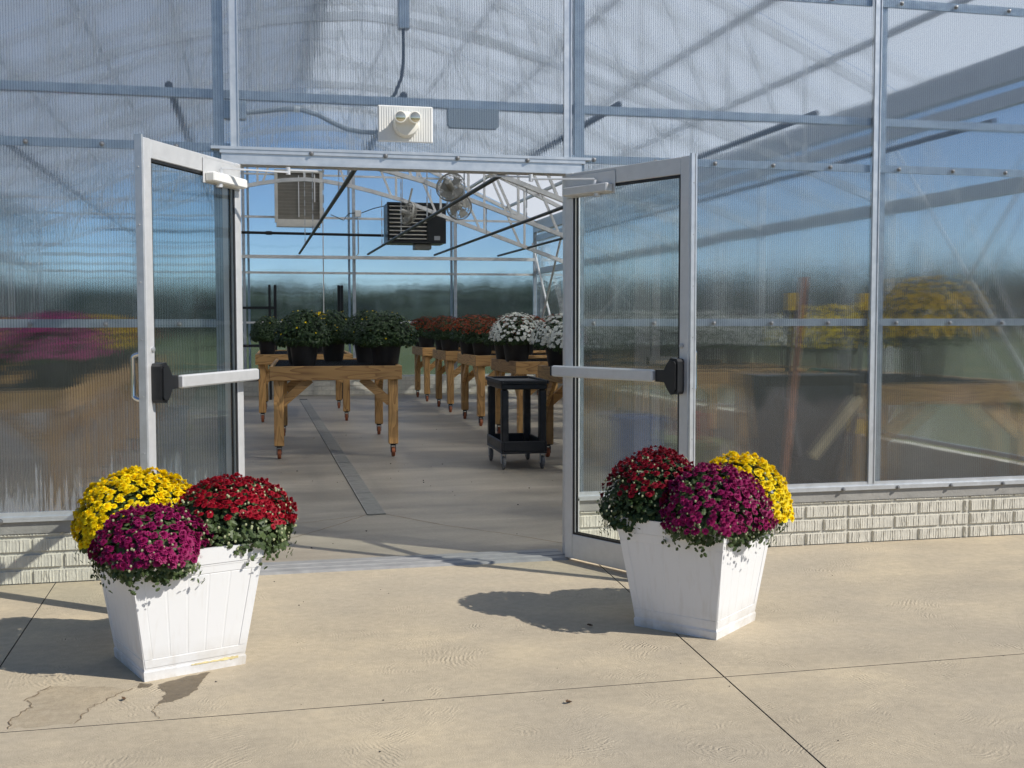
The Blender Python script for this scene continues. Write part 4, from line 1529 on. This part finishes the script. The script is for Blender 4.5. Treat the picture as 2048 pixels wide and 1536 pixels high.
def pot_proto(name, petal, n_bl, z_lo, leaf_n, leafmat, seed, bl_r=0.022, sparse=False):
    rr = random.Random(seed)
    p = empty(name)
    MB().lathe([(0.115, 0.0), (0.125, 0.02), (0.155, 0.235), (0.166, 0.24), (0.168, 0.27), (0.158, 0.27), (0.150, 0.245), (0.02, 0.24)], 24).build('pot', 'black_pot', p, True)
    Rx, H, zc = 0.30, 0.32, 0.29
    ph1 = rr.uniform(0, 6)

    def shape(d):
        a = math.atan2(d.y, d.x)
        k = 1 + 0.07 * math.sin(3 * a + ph1) + 0.05 * math.sin(7 * a + d.z * 4)
        return Vector((d.x * Rx * k, d.y * Rx * k, zc + d.z * (H if d.z > 0 else 0.12) * (1 + 0.04 * math.sin(4 * a + ph1))))
    fol = MB()
    for i in range(leaf_n):
        d = dome_point(rr, Rx, H, -0.6, 1.0)
        sh = rr.choice((1.0, 0.95, 0.86, 0.72))
        pos = shape(d)
        pos = Vector((pos.x * sh, pos.y * sh, zc + (pos.z - zc) * sh))
        nrm = Vector((d.x, d.y, d.z + 0.3)) + Vector((rr.uniform(-.6, .6), rr.uniform(-.6, .6), rr.uniform(-.4, .6)))
        add_leaf(fol, pos, nrm, rr.uniform(0.03, 0.052), rr, LEAF_S)
    me = bpy.data.meshes.new('foliage')
    me.from_pydata(fol.v, [], fol.f)
    me.update()
    me.materials.append(M[leafmat])
    fo = link('foliage', me, p)
    fo['kind'] = 'stuff'
    bl = MB()
    for i in range(n_bl):
        d = dome_point(rr, Rx, H, z_lo, 1.0)
        if sparse and rr.random() < 0.3:
            continue
        pos = shape(d) + d * 0.008
        t, b, n_ = frame_from(Vector((d.x, d.y, d.z + 0.25)), rr)
        s_ = bl_r * rr.uniform(0.75, 1.15)
        ring = []
        for k in range(9):
            a = 2 * math.pi * k / 9
            ring.append(pos + (t * math.cos(a) + b * math.sin(a)) * s_ * (1.0 if k % 2 else 0.72) + n_ * s_ * 0.25)
        ring2 = [pos + (t * math.cos(2 * math.pi * k / 5 + .3) + b * math.sin(2 * math.pi * k / 5 + .3)) * s_ * 0.5 + n_ * s_ * 0.6 for k in range(5)]
        bl.add(ring + [pos], [(k, (k + 1) % 9, 9) for k in range(9)])
        bl.add(ring2 + [pos + n_ * s_ * 0.3], [(k, (k + 1) % 5, 5) for k in range(5)])
    if n_bl:
        me = bpy.data.meshes.new('blooms')
        me.from_pydata(bl.v, [], bl.f)
        me.update()
        me.materials.append(M[petal])
        b = link('blooms', me, p)
        b['kind'] = 'stuff'
    return p


PROTO_SPEC = {
    'green': ('petal_yellow', 20, 0.0, 2200, 'leaf_dark', 41, 0.012, True),
    'rust': ('petal_rust', 260, 0.25, 900, 'leaf_dark', 42, 0.019, False),
    'white': ('petal_white', 420, -0.1, 700, 'leaf_dark', 43, 0.023, False),
    'pink': ('petal_pink', 460, -0.25, 700, 'leaf_dark', 44, 0.024, False),
    'red': ('petal_darkred', 380, 0.1, 800, 'leaf_dark', 45, 0.021, False),
    'gold': ('petal_orange', 380, -0.1, 800, 'leaf_dark', 46, 0.023, False),
    'yellow': ('petal_yellow', 400, -0.1, 700, 'leaf_dark', 47, 0.023, False),
}
PROTO = {}


def place_mum(kind, x, y, z, s, label, sz=1.0, rz=None):
    if kind not in PROTO:
        o = pot_proto('potted_mum', *PROTO_SPEC[kind])
        PROTO[kind] = tree_of(o)
    else:
        o = copy_tree(PROTO[kind])
    o.location = (x, y, z)
    o.scale = (s, s, s * sz)
    o.rotation_euler = (0, 0, random.uniform(0, 6.28) if rz is None else rz)
    tag(o, label, 'potted plant', 'potted mums on the benches')
    return o


# ------------------------------------------------------------------ wooden benches on casters


def make_bench(W, D):
    """W along local x, D along local y, height 0.93; origin at the middle of the footprint"""
    t = empty('wooden_bench')
    hx, hy = W / 2, D / 2
    zt_, zb_ = 0.93, 0.79
    MB().bbox(-hx, hx, -hy, -hy + 0.038, zb_, zt_, 0.003).build('apron_board', 'wood_x', t)
    MB().bbox(-hx, hx, hy - 0.038, hy, zb_, zt_, 0.003).build('apron_board', 'wood_x', t)
    MB().bbox(-hx, -hx + 0.038, -hy + 0.0385, hy - 0.0385, zb_, zt_, 0.003).build('apron_board', 'wood_y', t)
    MB().bbox(hx - 0.038, hx, -hy + 0.0385, hy - 0.0385, zb_, zt_, 0.003).build('apron_board', 'wood_y', t)
    # mesh top: dark wire grid on cross bearers
    top = MB()
    n_ = int((W - 0.08) / 0.05)
    for i in range(n_ + 1):
        x = -hx + 0.04 + (W - 0.08) * i / n_
        top.box(x - 0.003, x + 0.003, -hy + 0.039, hy - 0.039, 0.905, 0.911)
    n_ = int((D - 0.08) / 0.05)
    for i in range(n_ + 1):
        y = -hy + 0.04 + (D - 0.08) * i / n_
        top.box(-hx + 0.039, hx - 0.039, y - 0.003, y + 0.003, 0.911, 0.916)
    top.build('wire_top', 'black_metal', t)
    for k in (-0.25, 0.25):
        if W > D:
            MB().bbox(W * k - 0.019, W * k + 0.019, -hy + 0.039, hy - 0.039, 0.80, 0.9045, 0.002).build('bearer', 'wood_y', t)
        else:
            MB().bbox(-hx + 0.039, hx - 0.039, D * k - 0.019, D * k + 0.019, 0.80, 0.9045, 0.002).build('bearer', 'wood_x', t)
    ix, iy = hx - 0.039, hy - 0.039
    zl = 0.135
    for sx in (-1, 1):
        for sy in (-1, 1):
            x0, x1 = sorted((sx * ix, sx * (ix - 0.095)))
            y0, y1 = sorted((sy * iy, sy * (iy - 0.095)))
            lg = MB().bbox(x0, x1, y0, y1, zl, 0.9, 0.004).build('leg', 'wood_z', t)
            cx, cy_ = (x0 + x1) / 2, (y0 + y1) / 2
            fk = MB().bbox(cx - 0.04, cx + 0.04, cy_ - 0.04, cy_ + 0.04, zl - 0.006, zl - 0.0005, 0.001)
            fk.lathe([(0.028, zl - 0.02), (0.028, zl - 0.0065)], 12, (cx, cy_, 0))
            fk.box(cx - 0.026, cx - 0.021, cy_ - 0.022, cy_ + 0.03, 0.045, zl - 0.02)
            fk.box(cx + 0.021, cx + 0.026, cy_ - 0.022, cy_ + 0.03, 0.045, zl - 0.02)
            cf = fk.build('caster_fork', 'black_metal', lg)
            MB().lathe([(0.044, -0.018), (0.05, -0.012), (0.05, 0.012), (0.044, 0.018)], 18, (cx, cy_ + 0.012, 0.051), 'x').build('caster_wheel', 'orange_wheel', lg, True)
    # braces: short sides (along x) and long sides (along y)
    for sy in (-1, 1):
        for sx in (-1, 1):
            y = sy * (iy - 0.025)
            MB().beam((sx * (ix - 0.08), y, 0.56), (sx * (ix - 0.36), y, 0.80), 0.085, 0.04, (0, 1, 0)).build('brace', 'wood_x', t)
            x = sx * (ix - 0.025)
            MB().beam((x, sy * (iy - 0.08), 0.56), (x, sy * (iy - 0.36), 0.80), 0.085, 0.04, (1, 0, 0)).build('brace', 'wood_y', t)
    return t


bench_a = make_bench(1.31, 2.44)       # short side to the door
bench_b = make_bench(2.44, 1.31)       # long side to the door
TA, TB_ = tree_of(bench_a), tree_of(bench_b)
used = {'a': False, 'b': False}


def place_bench(kind, x, y, label, rz=0.0):
    tr = TA if kind == 'a' else TB_
    if not used[kind]:
        used[kind] = True
        o = tr[0]
    else:
        o = copy_tree(tr)
    o.location = (x, y, 0)
    o.rotation_euler = (0, 0, rz)
    tag(o, label, 'bench', 'wooden plant benches on casters')
    return o


ZT = 0.917
place_bench('a', 0.012, 6.28, 'wooden bench on orange casters in the aisle, nearest the door, holding green mums', R(-2.5))
place_bench('a', -0.14, 10.55, 'wooden bench behind the front aisle bench, with more green mums', R(-1.5))
right_tabs = [(3.18, 4.13), (3.18, 6.43), (3.18, 8.72), (3.18, 11.03), (3.18, 13.42)]
names = ['nearest the black cart', 'just behind the black cart, second in its row', 'third in the row behind the cart', 'fourth in the row behind the cart', 'last before the rear wall, in the row behind the cart']
for i, (x, y) in enumerate(right_tabs):
    place_bench('b', x, y, 'wooden bench ' + names[i], R(random.uniform(-1, 1)))
place_bench('a', 3.98, 1.95, 'wooden bench seen through the sheet under the tall yellow-orange mum', 0)
left_tabs = [(-3.24, 2.12), (-3.24, 4.5), (-3.24, 6.9), (-3.24, 9.3)]
lnames = ['behind the sheet with pink mums on it', 'behind the pink mums bench, holding gold mums', 'third back on the pink mums side', 'fourth back on the pink mums side']
for i, (x, y) in enumerate(left_tabs):
    place_bench('b', x, y, 'wooden bench ' + lnames[i])

# green mums on the aisle benches
place_mum('green', -0.34, 5.42, ZT, 0.93, 'leafy green mum with a few yellow blooms, front of the aisle bench', 1.02, 1.0)
place_mum('green', 0.50, 5.48, ZT, 1.05, 'widest plain green mum, front corner of the aisle bench', 0.88, 4.0)
place_mum('green', 0.40, 6.45, ZT, 0.92, 'green mum behind the widest one on the aisle bench', 1.05, 2.0)
place_mum('green', 0.06, 6.95, ZT, 0.88, 'green mum in the middle of the aisle bench, partly hidden', 1.1, 3.0)
place_mum('green', -0.36, 6.3, ZT, 0.88, 'green mum hidden behind the one with yellow blooms', 1.0, 5.0)
place_mum('green', -0.66, 9.65, ZT, 0.80, 'round green mum on the rear aisle bench beside the door leaf', 1.1, 2.5)
place_mum('green', -0.10, 9.8, ZT, 0.9, 'green mum in the middle of the rear aisle bench', 1.05, 0.4)
place_mum('yellow', 0.12, 10.9, ZT, 0.9, 'faded gold mum showing above the green ones on the rear aisle bench', 1.05, 0.4)
# rows on the side benches
kinds_r = ['white', 'rust', 'rust', 'rust', 'red']
bn = ['nearest', 'second', 'third', 'fourth', 'rearmost']
spot = {0: 'aisle end', 1: 'second from the aisle', 2: 'third from the aisle', 3: 'wall end'}
for i, (x, y) in enumerate(right_tabs):
    for r_ in (0, 1):
        for c_ in range(4):
            kd = kinds_r[i]
            if i == 1 and r_ == 0:
                kd = 'white'
            if i == 4 and r_ == 0:
                kd = 'rust'
            mx = x - 1.07 + c_ * 0.64 + random.uniform(-.05, .05)
            my = y - 0.28 + r_ * 0.58 + random.uniform(-.04, .04)
            cn = {'white': 'white', 'rust': 'rust-brown', 'red': 'dark red'}[kd]
            place_mum(kd, mx, my, ZT, random.uniform(0.90, 1.06), '%s mum, %s on the %s cart-side bench, %s row' % (cn, spot[c_], bn[i], ('front', 'back')[r_]), 0.86)
place_mum('gold', 3.95, 1.12, ZT, 1.12, 'tall yellow-orange mum behind the sheet at the wooden post end', 1.12)
place_mum('yellow', 3.62, 1.82, ZT, 0.95, 'low yellow mum behind the sheet beside the tall yellow-orange one', 0.98)
lk = [('pink', 'bright pink'), ('gold', 'gold'), ('red', 'dark red'), ('pink', 'bright pink')]
for i, (x, y) in enumerate(left_tabs[:3]):
    for r_ in (0, 1):
        for c_ in range(4):
            kd, cn = lk[i]
            mx = x + 1.05 - c_ * 0.64 + random.uniform(-.04, .04)
            my = y - 0.30 + r_ * 0.58
            place_mum(kd, mx, my, ZT, random.uniform(0.90, 1.02), '%s mum, %s on a bench across from the cart, %s row' % (cn, spot[c_], ('front', 'back')[r_]), 0.86)

# ------------------------------------------------------------------ black utility cart
ct = empty('utility_cart', (1.60, 4.20, 0), R(-2))
tag(ct, 'black plastic two-shelf utility cart standing in the aisle', 'cart')
hx, hy = 0.215, 0.40
tp = MB()
zt_ = 0.82
tp.bbox(-hx, hx, -hy, hy, zt_ - 0.075, zt_ - 0.018, 0.01)
tp.bbox(-hx - 0.012, hx + 0.012, -hy - 0.03, hy + 0.012, zt_ - 0.022, zt_ - 0.008, 0.005)
for s in (-1, 1):
    a, b = sorted((s * (hx + 0.012), s * (hx - 0.012)))
    tp.bbox(a, b, -hy - 0.03, hy + 0.012, zt_ - 0.008, zt_ + 0.012, 0.004)
    tp.bbox(-hx + 0.012, hx - 0.012, *( (-hy - 0.03, -hy - 0.008) if s < 0 else (hy - 0.01, hy + 0.012)), zt_ - 0.008, zt_ + 0.012, 0.004)
tp.build('upper_tray', 'black_plastic', ct)
lt = MB()
lt.bbox(-hx, hx, -hy, hy, 0.15, 0.17, 0.005)
for s in (-1, 1):
    a, b = sorted((s * hx, s * (hx - 0.02)))
    lt.bbox(a, b, -hy, hy, 0.17, 0.265, 0.005)
    a, b = sorted((s * hy, s * (hy - 0.02)))
    lt.bbox(-hx + 0.02, hx - 0.02, a, b, 0.17, 0.265, 0.005)
lt.build('lower_tray', 'black_plastic', ct)
for sx in (-1, 1):
    for sy in (-1, 1):
        x0, x1 = sorted((sx * (hx - 0.004), sx * (hx - 0.07)))
        y0, y1 = sorted((sy * (hy - 0.004), sy * (hy - 0.09)))
        MB().bbox(x0, x1, y0, y1, 0.172, zt_ - 0.076, 0.012).build('leg', 'black_plastic', ct)
        cx, cy_ = sx * (hx - 0.03), sy * (hy - 0.06)
        f_ = MB().box(cx - 0.022, cx + 0.022, cy_ - 0.03, cy_ + 0.03, 0.142, 0.1495)
        f_.box(cx - 0.022, cx - 0.018, cy_ - 0.015, cy_ + 0.035, 0.055, 0.142)
        f_.box(cx + 0.018, cx + 0.022, cy_ - 0.015, cy_ + 0.035, 0.055, 0.142)
        f_.build('caster_fork', 'bare_steel', ct)
        MB().lathe([(0.055, -0.014), (0.062, -0.008), (0.062, 0.008), (0.055, 0.014)], 20, (cx, cy_ + 0.01, 0.063), 'x').build('caster_wheel', 'grey_wheel', ct, True)

# ------------------------------------------------------------------ equipment hung inside
he = empty('unit_heater', (1.90, 13.0, 3.06))
tag(he, 'black unit heater with pale louver slats hanging under the roof', 'heater')
cab = MB()
cab.bbox(-0.50, 0.50, 0.02, 0.55, -0.345, 0.345, 0.01)
cab.box(-0.505, -0.47, -0.06, 0.02, -0.345, 0.345)
cab.box(0.18, 0.505, -0.06, 0.02, -0.345, 0.345)
cab.box(-0.47, 0.18, -0.06, 0.02, 0.31, 0.345)
cab.box(-0.47, 0.18, -0.06, 0.02, -0.345, -0.31)
cab.build('cabinet', 'heater_black', he)
for k in range(9):
    z = -0.275 + k * 0.069
    MB().beam((-0.465, -0.03, z), (0.175, -0.03, z), 0.03, 0.012, (0, 0.35, 1)).build('louver_slat', 'heater_slat', he)
MB().box(0.30, 0.40, -0.064, -0.0605, -0.29, -0.22).build('badge', 'badge', he)
MB().bbox(-0.02, 0.27, 0.05, 0.35, -0.44, -0.346, 0.01).build('vent_hood', 'fan_grey', he)
MB().tube([(-0.2, 0.3, 0.345), (-0.2, 0.3, 0.80)], 0.008, 6).build('hanger_rod', 'bare_steel', he, True)
MB().tube([(0.3, 0.3, 0.345), (0.3, 0.3, 0.62)], 0.008, 6).build('hanger_rod', 'bare_steel', he, True)

gp = empty('gas_pipe', (0, 13.4, 2.90))
tag(gp, 'black gas pipe running level to the side of the heater', 'pipe')
MB().tube([(-3.2, 0, 0.0), (1.38, 0, -0.03)], 0.024, 10).build('pipe_run', 'black_metal', gp, True)
for x in (-0.62, -2.2):
    MB().tube([(x, 0, -0.017), (x + 0.10, 0, -0.0175)], 0.034, 10).build('coupling', 'black_metal', gp, True)
MB().tube([(-0.9, 0.0, 0.02), (-0.9, 0.0, 0.66)], 0.006, 6).build('hanger_rod', 'bare_steel', gp, True)
lv = empty('exhaust_louver', (-0.005, L - 0.05, 3.68))
tag(lv, 'beige louvered exhaust vent set in the rear gable', 'vent')
fr = MB()
w_, h_ = 0.435, 0.48
fr.box(-w_, -w_ + 0.055, -0.14, 0.0, -h_, h_)
fr.box(w_ - 0.055, w_, -0.14, 0.0, -h_, h_)
fr.box(-w_ + 0.055, w_ - 0.055, -0.14, 0.0, h_ - 0.055, h_)
fr.box(-w_ + 0.055, w_ - 0.055, -0.14, 0.0, -h_, -h_ + 0.055)
fr.build('frame', 'beige_enamel', lv)
MB().box(-w_ + 0.03, w_ - 0.05, -0.20, -0.01, -h_ - 0.085, -h_ - 0.001).build('ledge', 'beige_enamel', lv)
for k in range(14):
    z = -h_ + 0.095 + k * 0.062
    MB().beam((-w_ + 0.056, -0.08, z), (w_ - 0.056, -0.08, z), 0.012, 0.068, (0, -0.35, 1)).build('slat', 'louver_slat_paint', lv)
MB().box(-0.008, 0.008, -0.12, -0.105, -h_ + 0.1, h_ - 0.1).build('tie_bar', 'white_plastic', lv)
MB().box(0.28, 0.30, -0.12, -0.105, -0.1, h_ - 0.07).build('tie_bar', 'white_plastic', lv)


def make_fan():
    f = empty('circulation_fan')
    cg = MB()
    r_ = 0.185
    for yy, rr_ in ((-0.09, 0.08), (-0.08, 0.125), (-0.06, 0.16), (-0.02, r_), (0.03, r_), (0.06, 0.16), (0.08, 0.12)):
        cg.tube([(rr_ * math.cos(a), yy, rr_ * math.sin(a)) for a in [2 * math.pi * k / 28 for k in range(29)]], 0.0035, 5, False)
    for k in range(24):
        a = 2 * math.pi * k / 24
        cg.tube([(q * math.cos(a), y_, q * math.sin(a)) for q, y_ in ((0.04, -0.095), (0.125, -0.08), (0.165, -0.055), (r_, 0.0), (0.165, 0.055), (0.09, 0.085))], 0.0028, 4, False)
    cg.build('cage', 'fan_grey', f)
    mt_ = MB().lathe([(0.01, -0.06), (0.035, -0.05), (0.045, 0.0), (0.045, 0.13), (0.03, 0.15)], 18, axis='y')
    mt_.build('motor', 'fan_grey', f, True)
    for k in range(4):
        a = k * math.pi / 2 + 0.5
        ca, sa = math.cos(a), math.sin(a)
        q = []
        for r2, w2 in ((0.035, 0.03), (0.09, 0.065), (0.155, 0.07)):
            for s in (-1, 1):
                x, z = r2, s * w2
                q.append((x * ca - z * sa, -0.02 + s * 0.025, x * sa + z * ca))
        MB().add(q, [(0, 1, 3, 2), (2, 3, 5, 4)]).build('blade', 'fan_grey', f)
    sh = MB()
    sh.lathe([(0.192, 0.0), (0.192, 0.035), (0.187, 0.035), (0.187, 0.0)], 28, axis='y', caps=False)
    sh.build('shroud', 'fan_grey', f, True)
    MB().box(-0.012, 0.012, 0.03, 0.055, 0.186, 0.42).build('bracket', 'fan_grey', f)
    return f


f0 = make_fan()
FT = tree_of(f0)
for i, (x, y, z, rz, rx, lab) in enumerate([
        (2.06, 9.75, 3.02, R(8), 0.0, 'round caged circulation fan facing the door, hanging beside the heater'),
        (1.62, 7.9, 3.07, R(150), R(20), 'circulation fan seen from behind, cut by the door header'),
        (1.66, 12.2, 3.14, R(110), R(15), 'circulation fan turned edge-on in front of the heater')]):
    o = f0 if i == 0 else copy_tree(FT)
    o.location = (x, y, z)
    o.rotation_euler = (rx, 0, rz)
    tag(o, lab, 'fan', 'circulation fans under the trusses')

wc = empty('wiring', (0.98, L - 0.10, 3.4))
tag(wc, 'dark cable sagging from a small white box on the rear post to the heater', 'cable')
MB().bbox(0.05, 0.16, -0.02, 0.04, -0.07, 0.05, 0.004).build('junction_box', 'white_plastic', wc)
MB().tube([(0.16, 0, 0.0), (0.35, -0.4, 0.05), (0.6, -1.0, 0.07), (0.75, -1.6, 0.03)], 0.008, 6).build('cable', 'black_metal', wc, True)
MB().tube([(0.05, 0, 0.0), (-0.06, 0, -0.01), (-0.12, 0, -0.07), (-0.16, 0, -0.14), (-0.4, 0, -0.04)], 0.008, 6).build('cable', 'black_metal', wc, True)
MB().tube([(0.105, 0.01, -0.07), (0.105, 0.01, -0.75), (0.05, 0.01, -0.82), (-1.9, 0.01, -0.82)], 0.012, 8).build('conduit_run', 'galvanised', wc, True)

# black wire shelving at the rear
sh = empty('shelf_rack', (-0.75, 13.9, 0))
tag(sh, 'black metal shelving rack against the rear wall behind the aisle benches', 'shelf')
for x in (-1.1, 0.16, 0.26, 1.36, 1.42):
    for y in (0.0, 0.42):
        if x in (0.16, 1.36) and y:
            continue
        MB().bbox(x, x + 0.045, y, y + 0.04, 0.0, 2.02, 0.003).build('post', 'black_metal', sh)
for z in (0.35, 0.95, 1.62):
    m_ = MB().box(-1.1, 0.28, 0.005, 0.03, z - 0.02, z + 0.02)
    m_.box(-1.1, 0.28, 0.40, 0.425, z - 0.02, z + 0.02)
    for k in range(26):
        x = -1.08 + k * 0.052
        m_.box(x, x + 0.008, 0.03, 0.40, z, z + 0.008)
    m_.build('shelf', 'black_metal', sh)
m_ = MB().box(0.31, 1.36, 0.005, 0.03, 0.33, 0.37)
m_.build('shelf', 'black_metal', sh)

# ------------------------------------------------------------------ tools behind the right-hand sheet
wb = empty('wheelbarrow', (2.70, 0.30, 0), 0)
tag(wb, 'upended wheelbarrow with yellow handle grips leaning behind the sheet', 'wheelbarrow')
for s in (-1, 1):
    x = s * 0.25
    MB().tube([(x * 0.35, 0.10, 0.18), (x * 0.7, 0.06, 0.55), (x, 0.0, 0.9), (x, -0.05, 1.36), (x, -0.06, 1.455)], 0.017, 10).build('handle', 'black_metal', wb, True)
    MB().tube([(x, -0.06, 1.44), (x, -0.065, 1.548)], 0.024, 12).build('grip', 'yellow_grip', wb, True)
    MB().beam((x * 1.05, 0.0, 0.88), (x * 0.2 - 0.18, -0.13, 0.52), 0.035, 0.05).build('leg', 'pale_wood' if s > 0 else 'black_metal', wb)
tub = MB()
rings = []
for z, hw_, dy0, dy1 in ((0.28, 0.22, 0.10, 0.14), (0.30, 0.26, 0.12, 0.44), (0.95, 0.34, 0.10, 0.44), (1.02, 0.36, 0.06, 0.40), (1.03, 0.30, 0.08, 0.12)):
    rings.append([(-hw_, dy0, z), (hw_, dy0, z), (hw_, dy1, z), (-hw_, dy1, z)])
vs_ = [q for r_ in rings for q in r_]
fs_ = [(0, 3, 2, 1)]
for k in range(4):
    for i in range(4):
        j = (i + 1) % 4
        fs_.append((k * 4 + i, k * 4 + j, (k + 1) * 4 + j, (k + 1) * 4 + i))
fs_.append((16, 17, 18, 19))
tub.add(vs_, fs_).build('tub', 'tub_grey', wb)
MB().lathe([(0.12, -0.03), (0.165, -0.028), (0.175, 0.0), (0.165, 0.028), (0.12, 0.03)], 24, (0, 0.09, 0.178), 'x').build('tyre', 'rubber', wb, True)
MB().lathe([(0.03, -0.032), (0.119, -0.022), (0.119, 0.022), (0.03, 0.032)], 20, (0, 0.09, 0.178), 'x').build('wheel_rim', 'bare_steel', wb, True)

pw = MB().tube([(0, 0, 0.0), (0.095, 0.03, 0.82), (0.185, 0.05, 1.645)], 0.0175, 12)
po = pw.build('wooden_pole', 'pole_wood', None, True, (2.335, 0.155, 0))
tag(po, 'brown wooden tool handle leaning behind the sheet, taller than the yellow grips', 'pole')


def bucket(name, loc, r0, r1, h_, mat, label, cat):
    b = empty(name, loc)
    tag(b, label, cat)
    MB().lathe([(r0, 0), (r1, h_), (r1 + 0.012, h_), (r1 + 0.012, h_ - 0.03), (r1 + 0.001, h_ - 0.03)], 24, caps=False).build('body', mat, b, True)
    MB().lathe([(0.01, 0.004), (r0 - 0.002, 0.004), (r1 - 0.01, h_ - 0.02), (r1 - 0.004, h_ - 0.001)], 24, caps=False).build('lining', mat, b, True)
    MB().tube([(r1 * math.cos(a), 0.02, h_ - 0.03 - 0.6 * r1 * math.sin(a)) for a in [math.pi * k / 12 for k in range(13)]], 0.004, 6).build('bail', 'bare_steel', b, True)
    return b


bucket('bucket', (1.74, 1.1, 0), 0.15, 0.19, 0.72, 'blue_plastic', 'tall blue plastic tub behind the sheet beside the open door leaf', 'tub')
bucket('bucket', (2.15, 1.3, 0), 0.22, 0.27, 0.52, 'lime_plastic', 'olive-yellow plastic tub on the floor behind the sheet', 'tub')
rd = bucket('jug', (2.22, 1.30, 0.53), 0.06, 0.055, 0.20, 'red_plastic', 'small red jug standing on the olive-yellow tub', 'jug')
MB().lathe([(0.29, 0.521), (0.29, 0.5285)], 24, (2.15, 1.3, 0)).build('tub_lid', 'lime_plastic')
tl_ = bpy.data.objects['tub_lid']
tag(tl_, 'flat olive-yellow lid closing the tub under the red jug', 'lid')
wcn = empty('watering_can', (3.0, 0.9, 0.74))
tag(wcn, 'green watering can with curved handle behind the sheet near the wheelbarrow', 'watering can')
MB().lathe([(0.11, 0.0), (0.12, 0.01), (0.105, 0.20), (0.06, 0.22)], 20).build('body', 'green_plastic', wcn, True)
MB().tube([(-0.10, 0, 0.14), (-0.13, 0, 0.24), (-0.06, 0, 0.30), (0.04, 0, 0.29), (0.08, 0, 0.21)], 0.012, 8).build('handle', 'green_plastic', wcn, True)
MB().tube([(0.10, 0, 0.05), (0.2, 0, 0.16), (0.28, 0, 0.26)], 0.016, 8, True, 0.011).build('spout', 'green_plastic', wcn, True)
cr = empty('wooden_crate', (3.0, 0.9, 0))
tag(cr, 'slatted wooden crate stand under the green watering can', 'crate')
for sx in (-1, 1):
    for sy in (-1, 1):
        MB().bbox(sx * 0.19 - 0.02, sx * 0.19 + 0.02, sy * 0.19 - 0.02, sy * 0.19 + 0.02, 0, 0.715, 0.003).build('leg', 'wood_z', cr)
for k in range(5):
    MB().bbox(-0.23, 0.23, -0.225 + k * 0.093, -0.145 + k * 0.093, 0.716, 0.738, 0.003).build('slat', 'pale_wood', cr)
for sy in (-1, 1):
    a, b = sorted((sy * 0.21, sy * 0.228))
    MB().bbox(-0.22, 0.22, a, b, 0.60, 0.70, 0.003).build('slat', 'yellow_grip' if sy < 0 else 'pale_wood', cr)

# ------------------------------------------------------------------ small litter on the concrete
rr = random.Random(5)
lf = [((-1.31, -2.02), 'curled dry brown leaf lying left of the damp patch'), ((0.25, -2.42), 'dark dry leaf fragment on the slab in front of the doorway'), ((0.62, -1.46), 'tiny dark leaf in the planter shadow')]
for (x, y), lab in lf:
    m_ = MB()
    t, b, n_ = frame_from((0.2, 0.1, 1), rr)
    vs_ = [Vector((0, 0, 0.004)) + b * u * 0.03 + t * (v - 0.5) * 0.03 + Vector((0, 0, abs(u) * 0.02 + 0.002)) for u, v in LEAF]
    m_.add(vs_ + [Vector((0, 0, 0.004))], [(i, (i + 1) % len(LEAF), len(LEAF)) for i in range(len(LEAF))])
    o = m_.build('dry_leaf', 'dead_leaf', None, False, (x, y, 0.0))
    tag(o, lab, 'leaf')
gr = MB()
for k in range(40):
    x, y = rr.uniform(-2.6, 3.8), rr.uniform(-3.4, -0.12)
    s_ = rr.choice((0.002, 0.003, 0.0045))
    gr.lathe([(s_ * 0.6, 0.0), (s_, s_ * 0.4), (s_ * 0.3, s_ * 0.8)], 5, (x, y, 0.0005))
for k in range(60):
    x, y = rr.uniform(-0.9, 1.8), rr.uniform(0.4, 9)
    s_ = rr.choice((0.003, 0.004, 0.007))
    gr.lathe([(s_ * 0.6, 0.0), (s_, s_ * 0.4), (s_ * 0.3, s_ * 0.8)], 5, (x, y, 0.0005))
tag(gr.build('debris', 'grit'), 'scattered specks of grit and dry petals on the concrete', 'debris', kind='stuff')

# ------------------------------------------------------------------ trees far off, all round
tl = MB()
tb = MB()
rr = random.Random(8)
for k in range(300):
    a = 2 * math.pi * k / 300 + rr.uniform(-0.01, 0.01)
    d = rr.uniform(78, 108)
    hgt = rr.uniform(3.9, 5.2) * d / 85 * (1.0 + 0.08 * math.sin(a * 3 + 1)) * (1.0 + 0.75 * math.sin(a) ** 2)
    bx, by = d * math.sin(a), d * math.cos(a) + 5
    tb.tube([(bx, by, -0.1), (bx + 0.2, by, hgt * 0.6)], 0.2, 6, False, 0.08)
    for i in range(150):
        q = dome_point(rr, 1, 1, -1.0, 1.0)
        sc_ = rr.uniform(0.5, 1.0)
        c = Vector((bx + q.x * 2.6 * sc_, by + q.y * 2.6 * sc_, hgt * 0.5 + q.z * hgt * 0.5 * sc_))
        t, b, n2 = frame_from((q.x, q.y, q.z + 0.3), rr)
        s_ = rr.uniform(0.4, 0.85)
        tl.add([c + t * s_, c + b * s_ * 0.8, c - t * s_, c - b * s_ * 0.9], [(0, 1, 2, 3)])
me = bpy.data.meshes.new('treeline')
me.from_pydata(tl.v, [], tl.f)
me.materials.append(M['treeline_green'])
tlo = link('treeline', me)
tag(tlo, 'far dark green tree line blurred through the rear sheets', 'trees', kind='stuff')
to = tb.build('trunks', 'tree_bark', tlo)
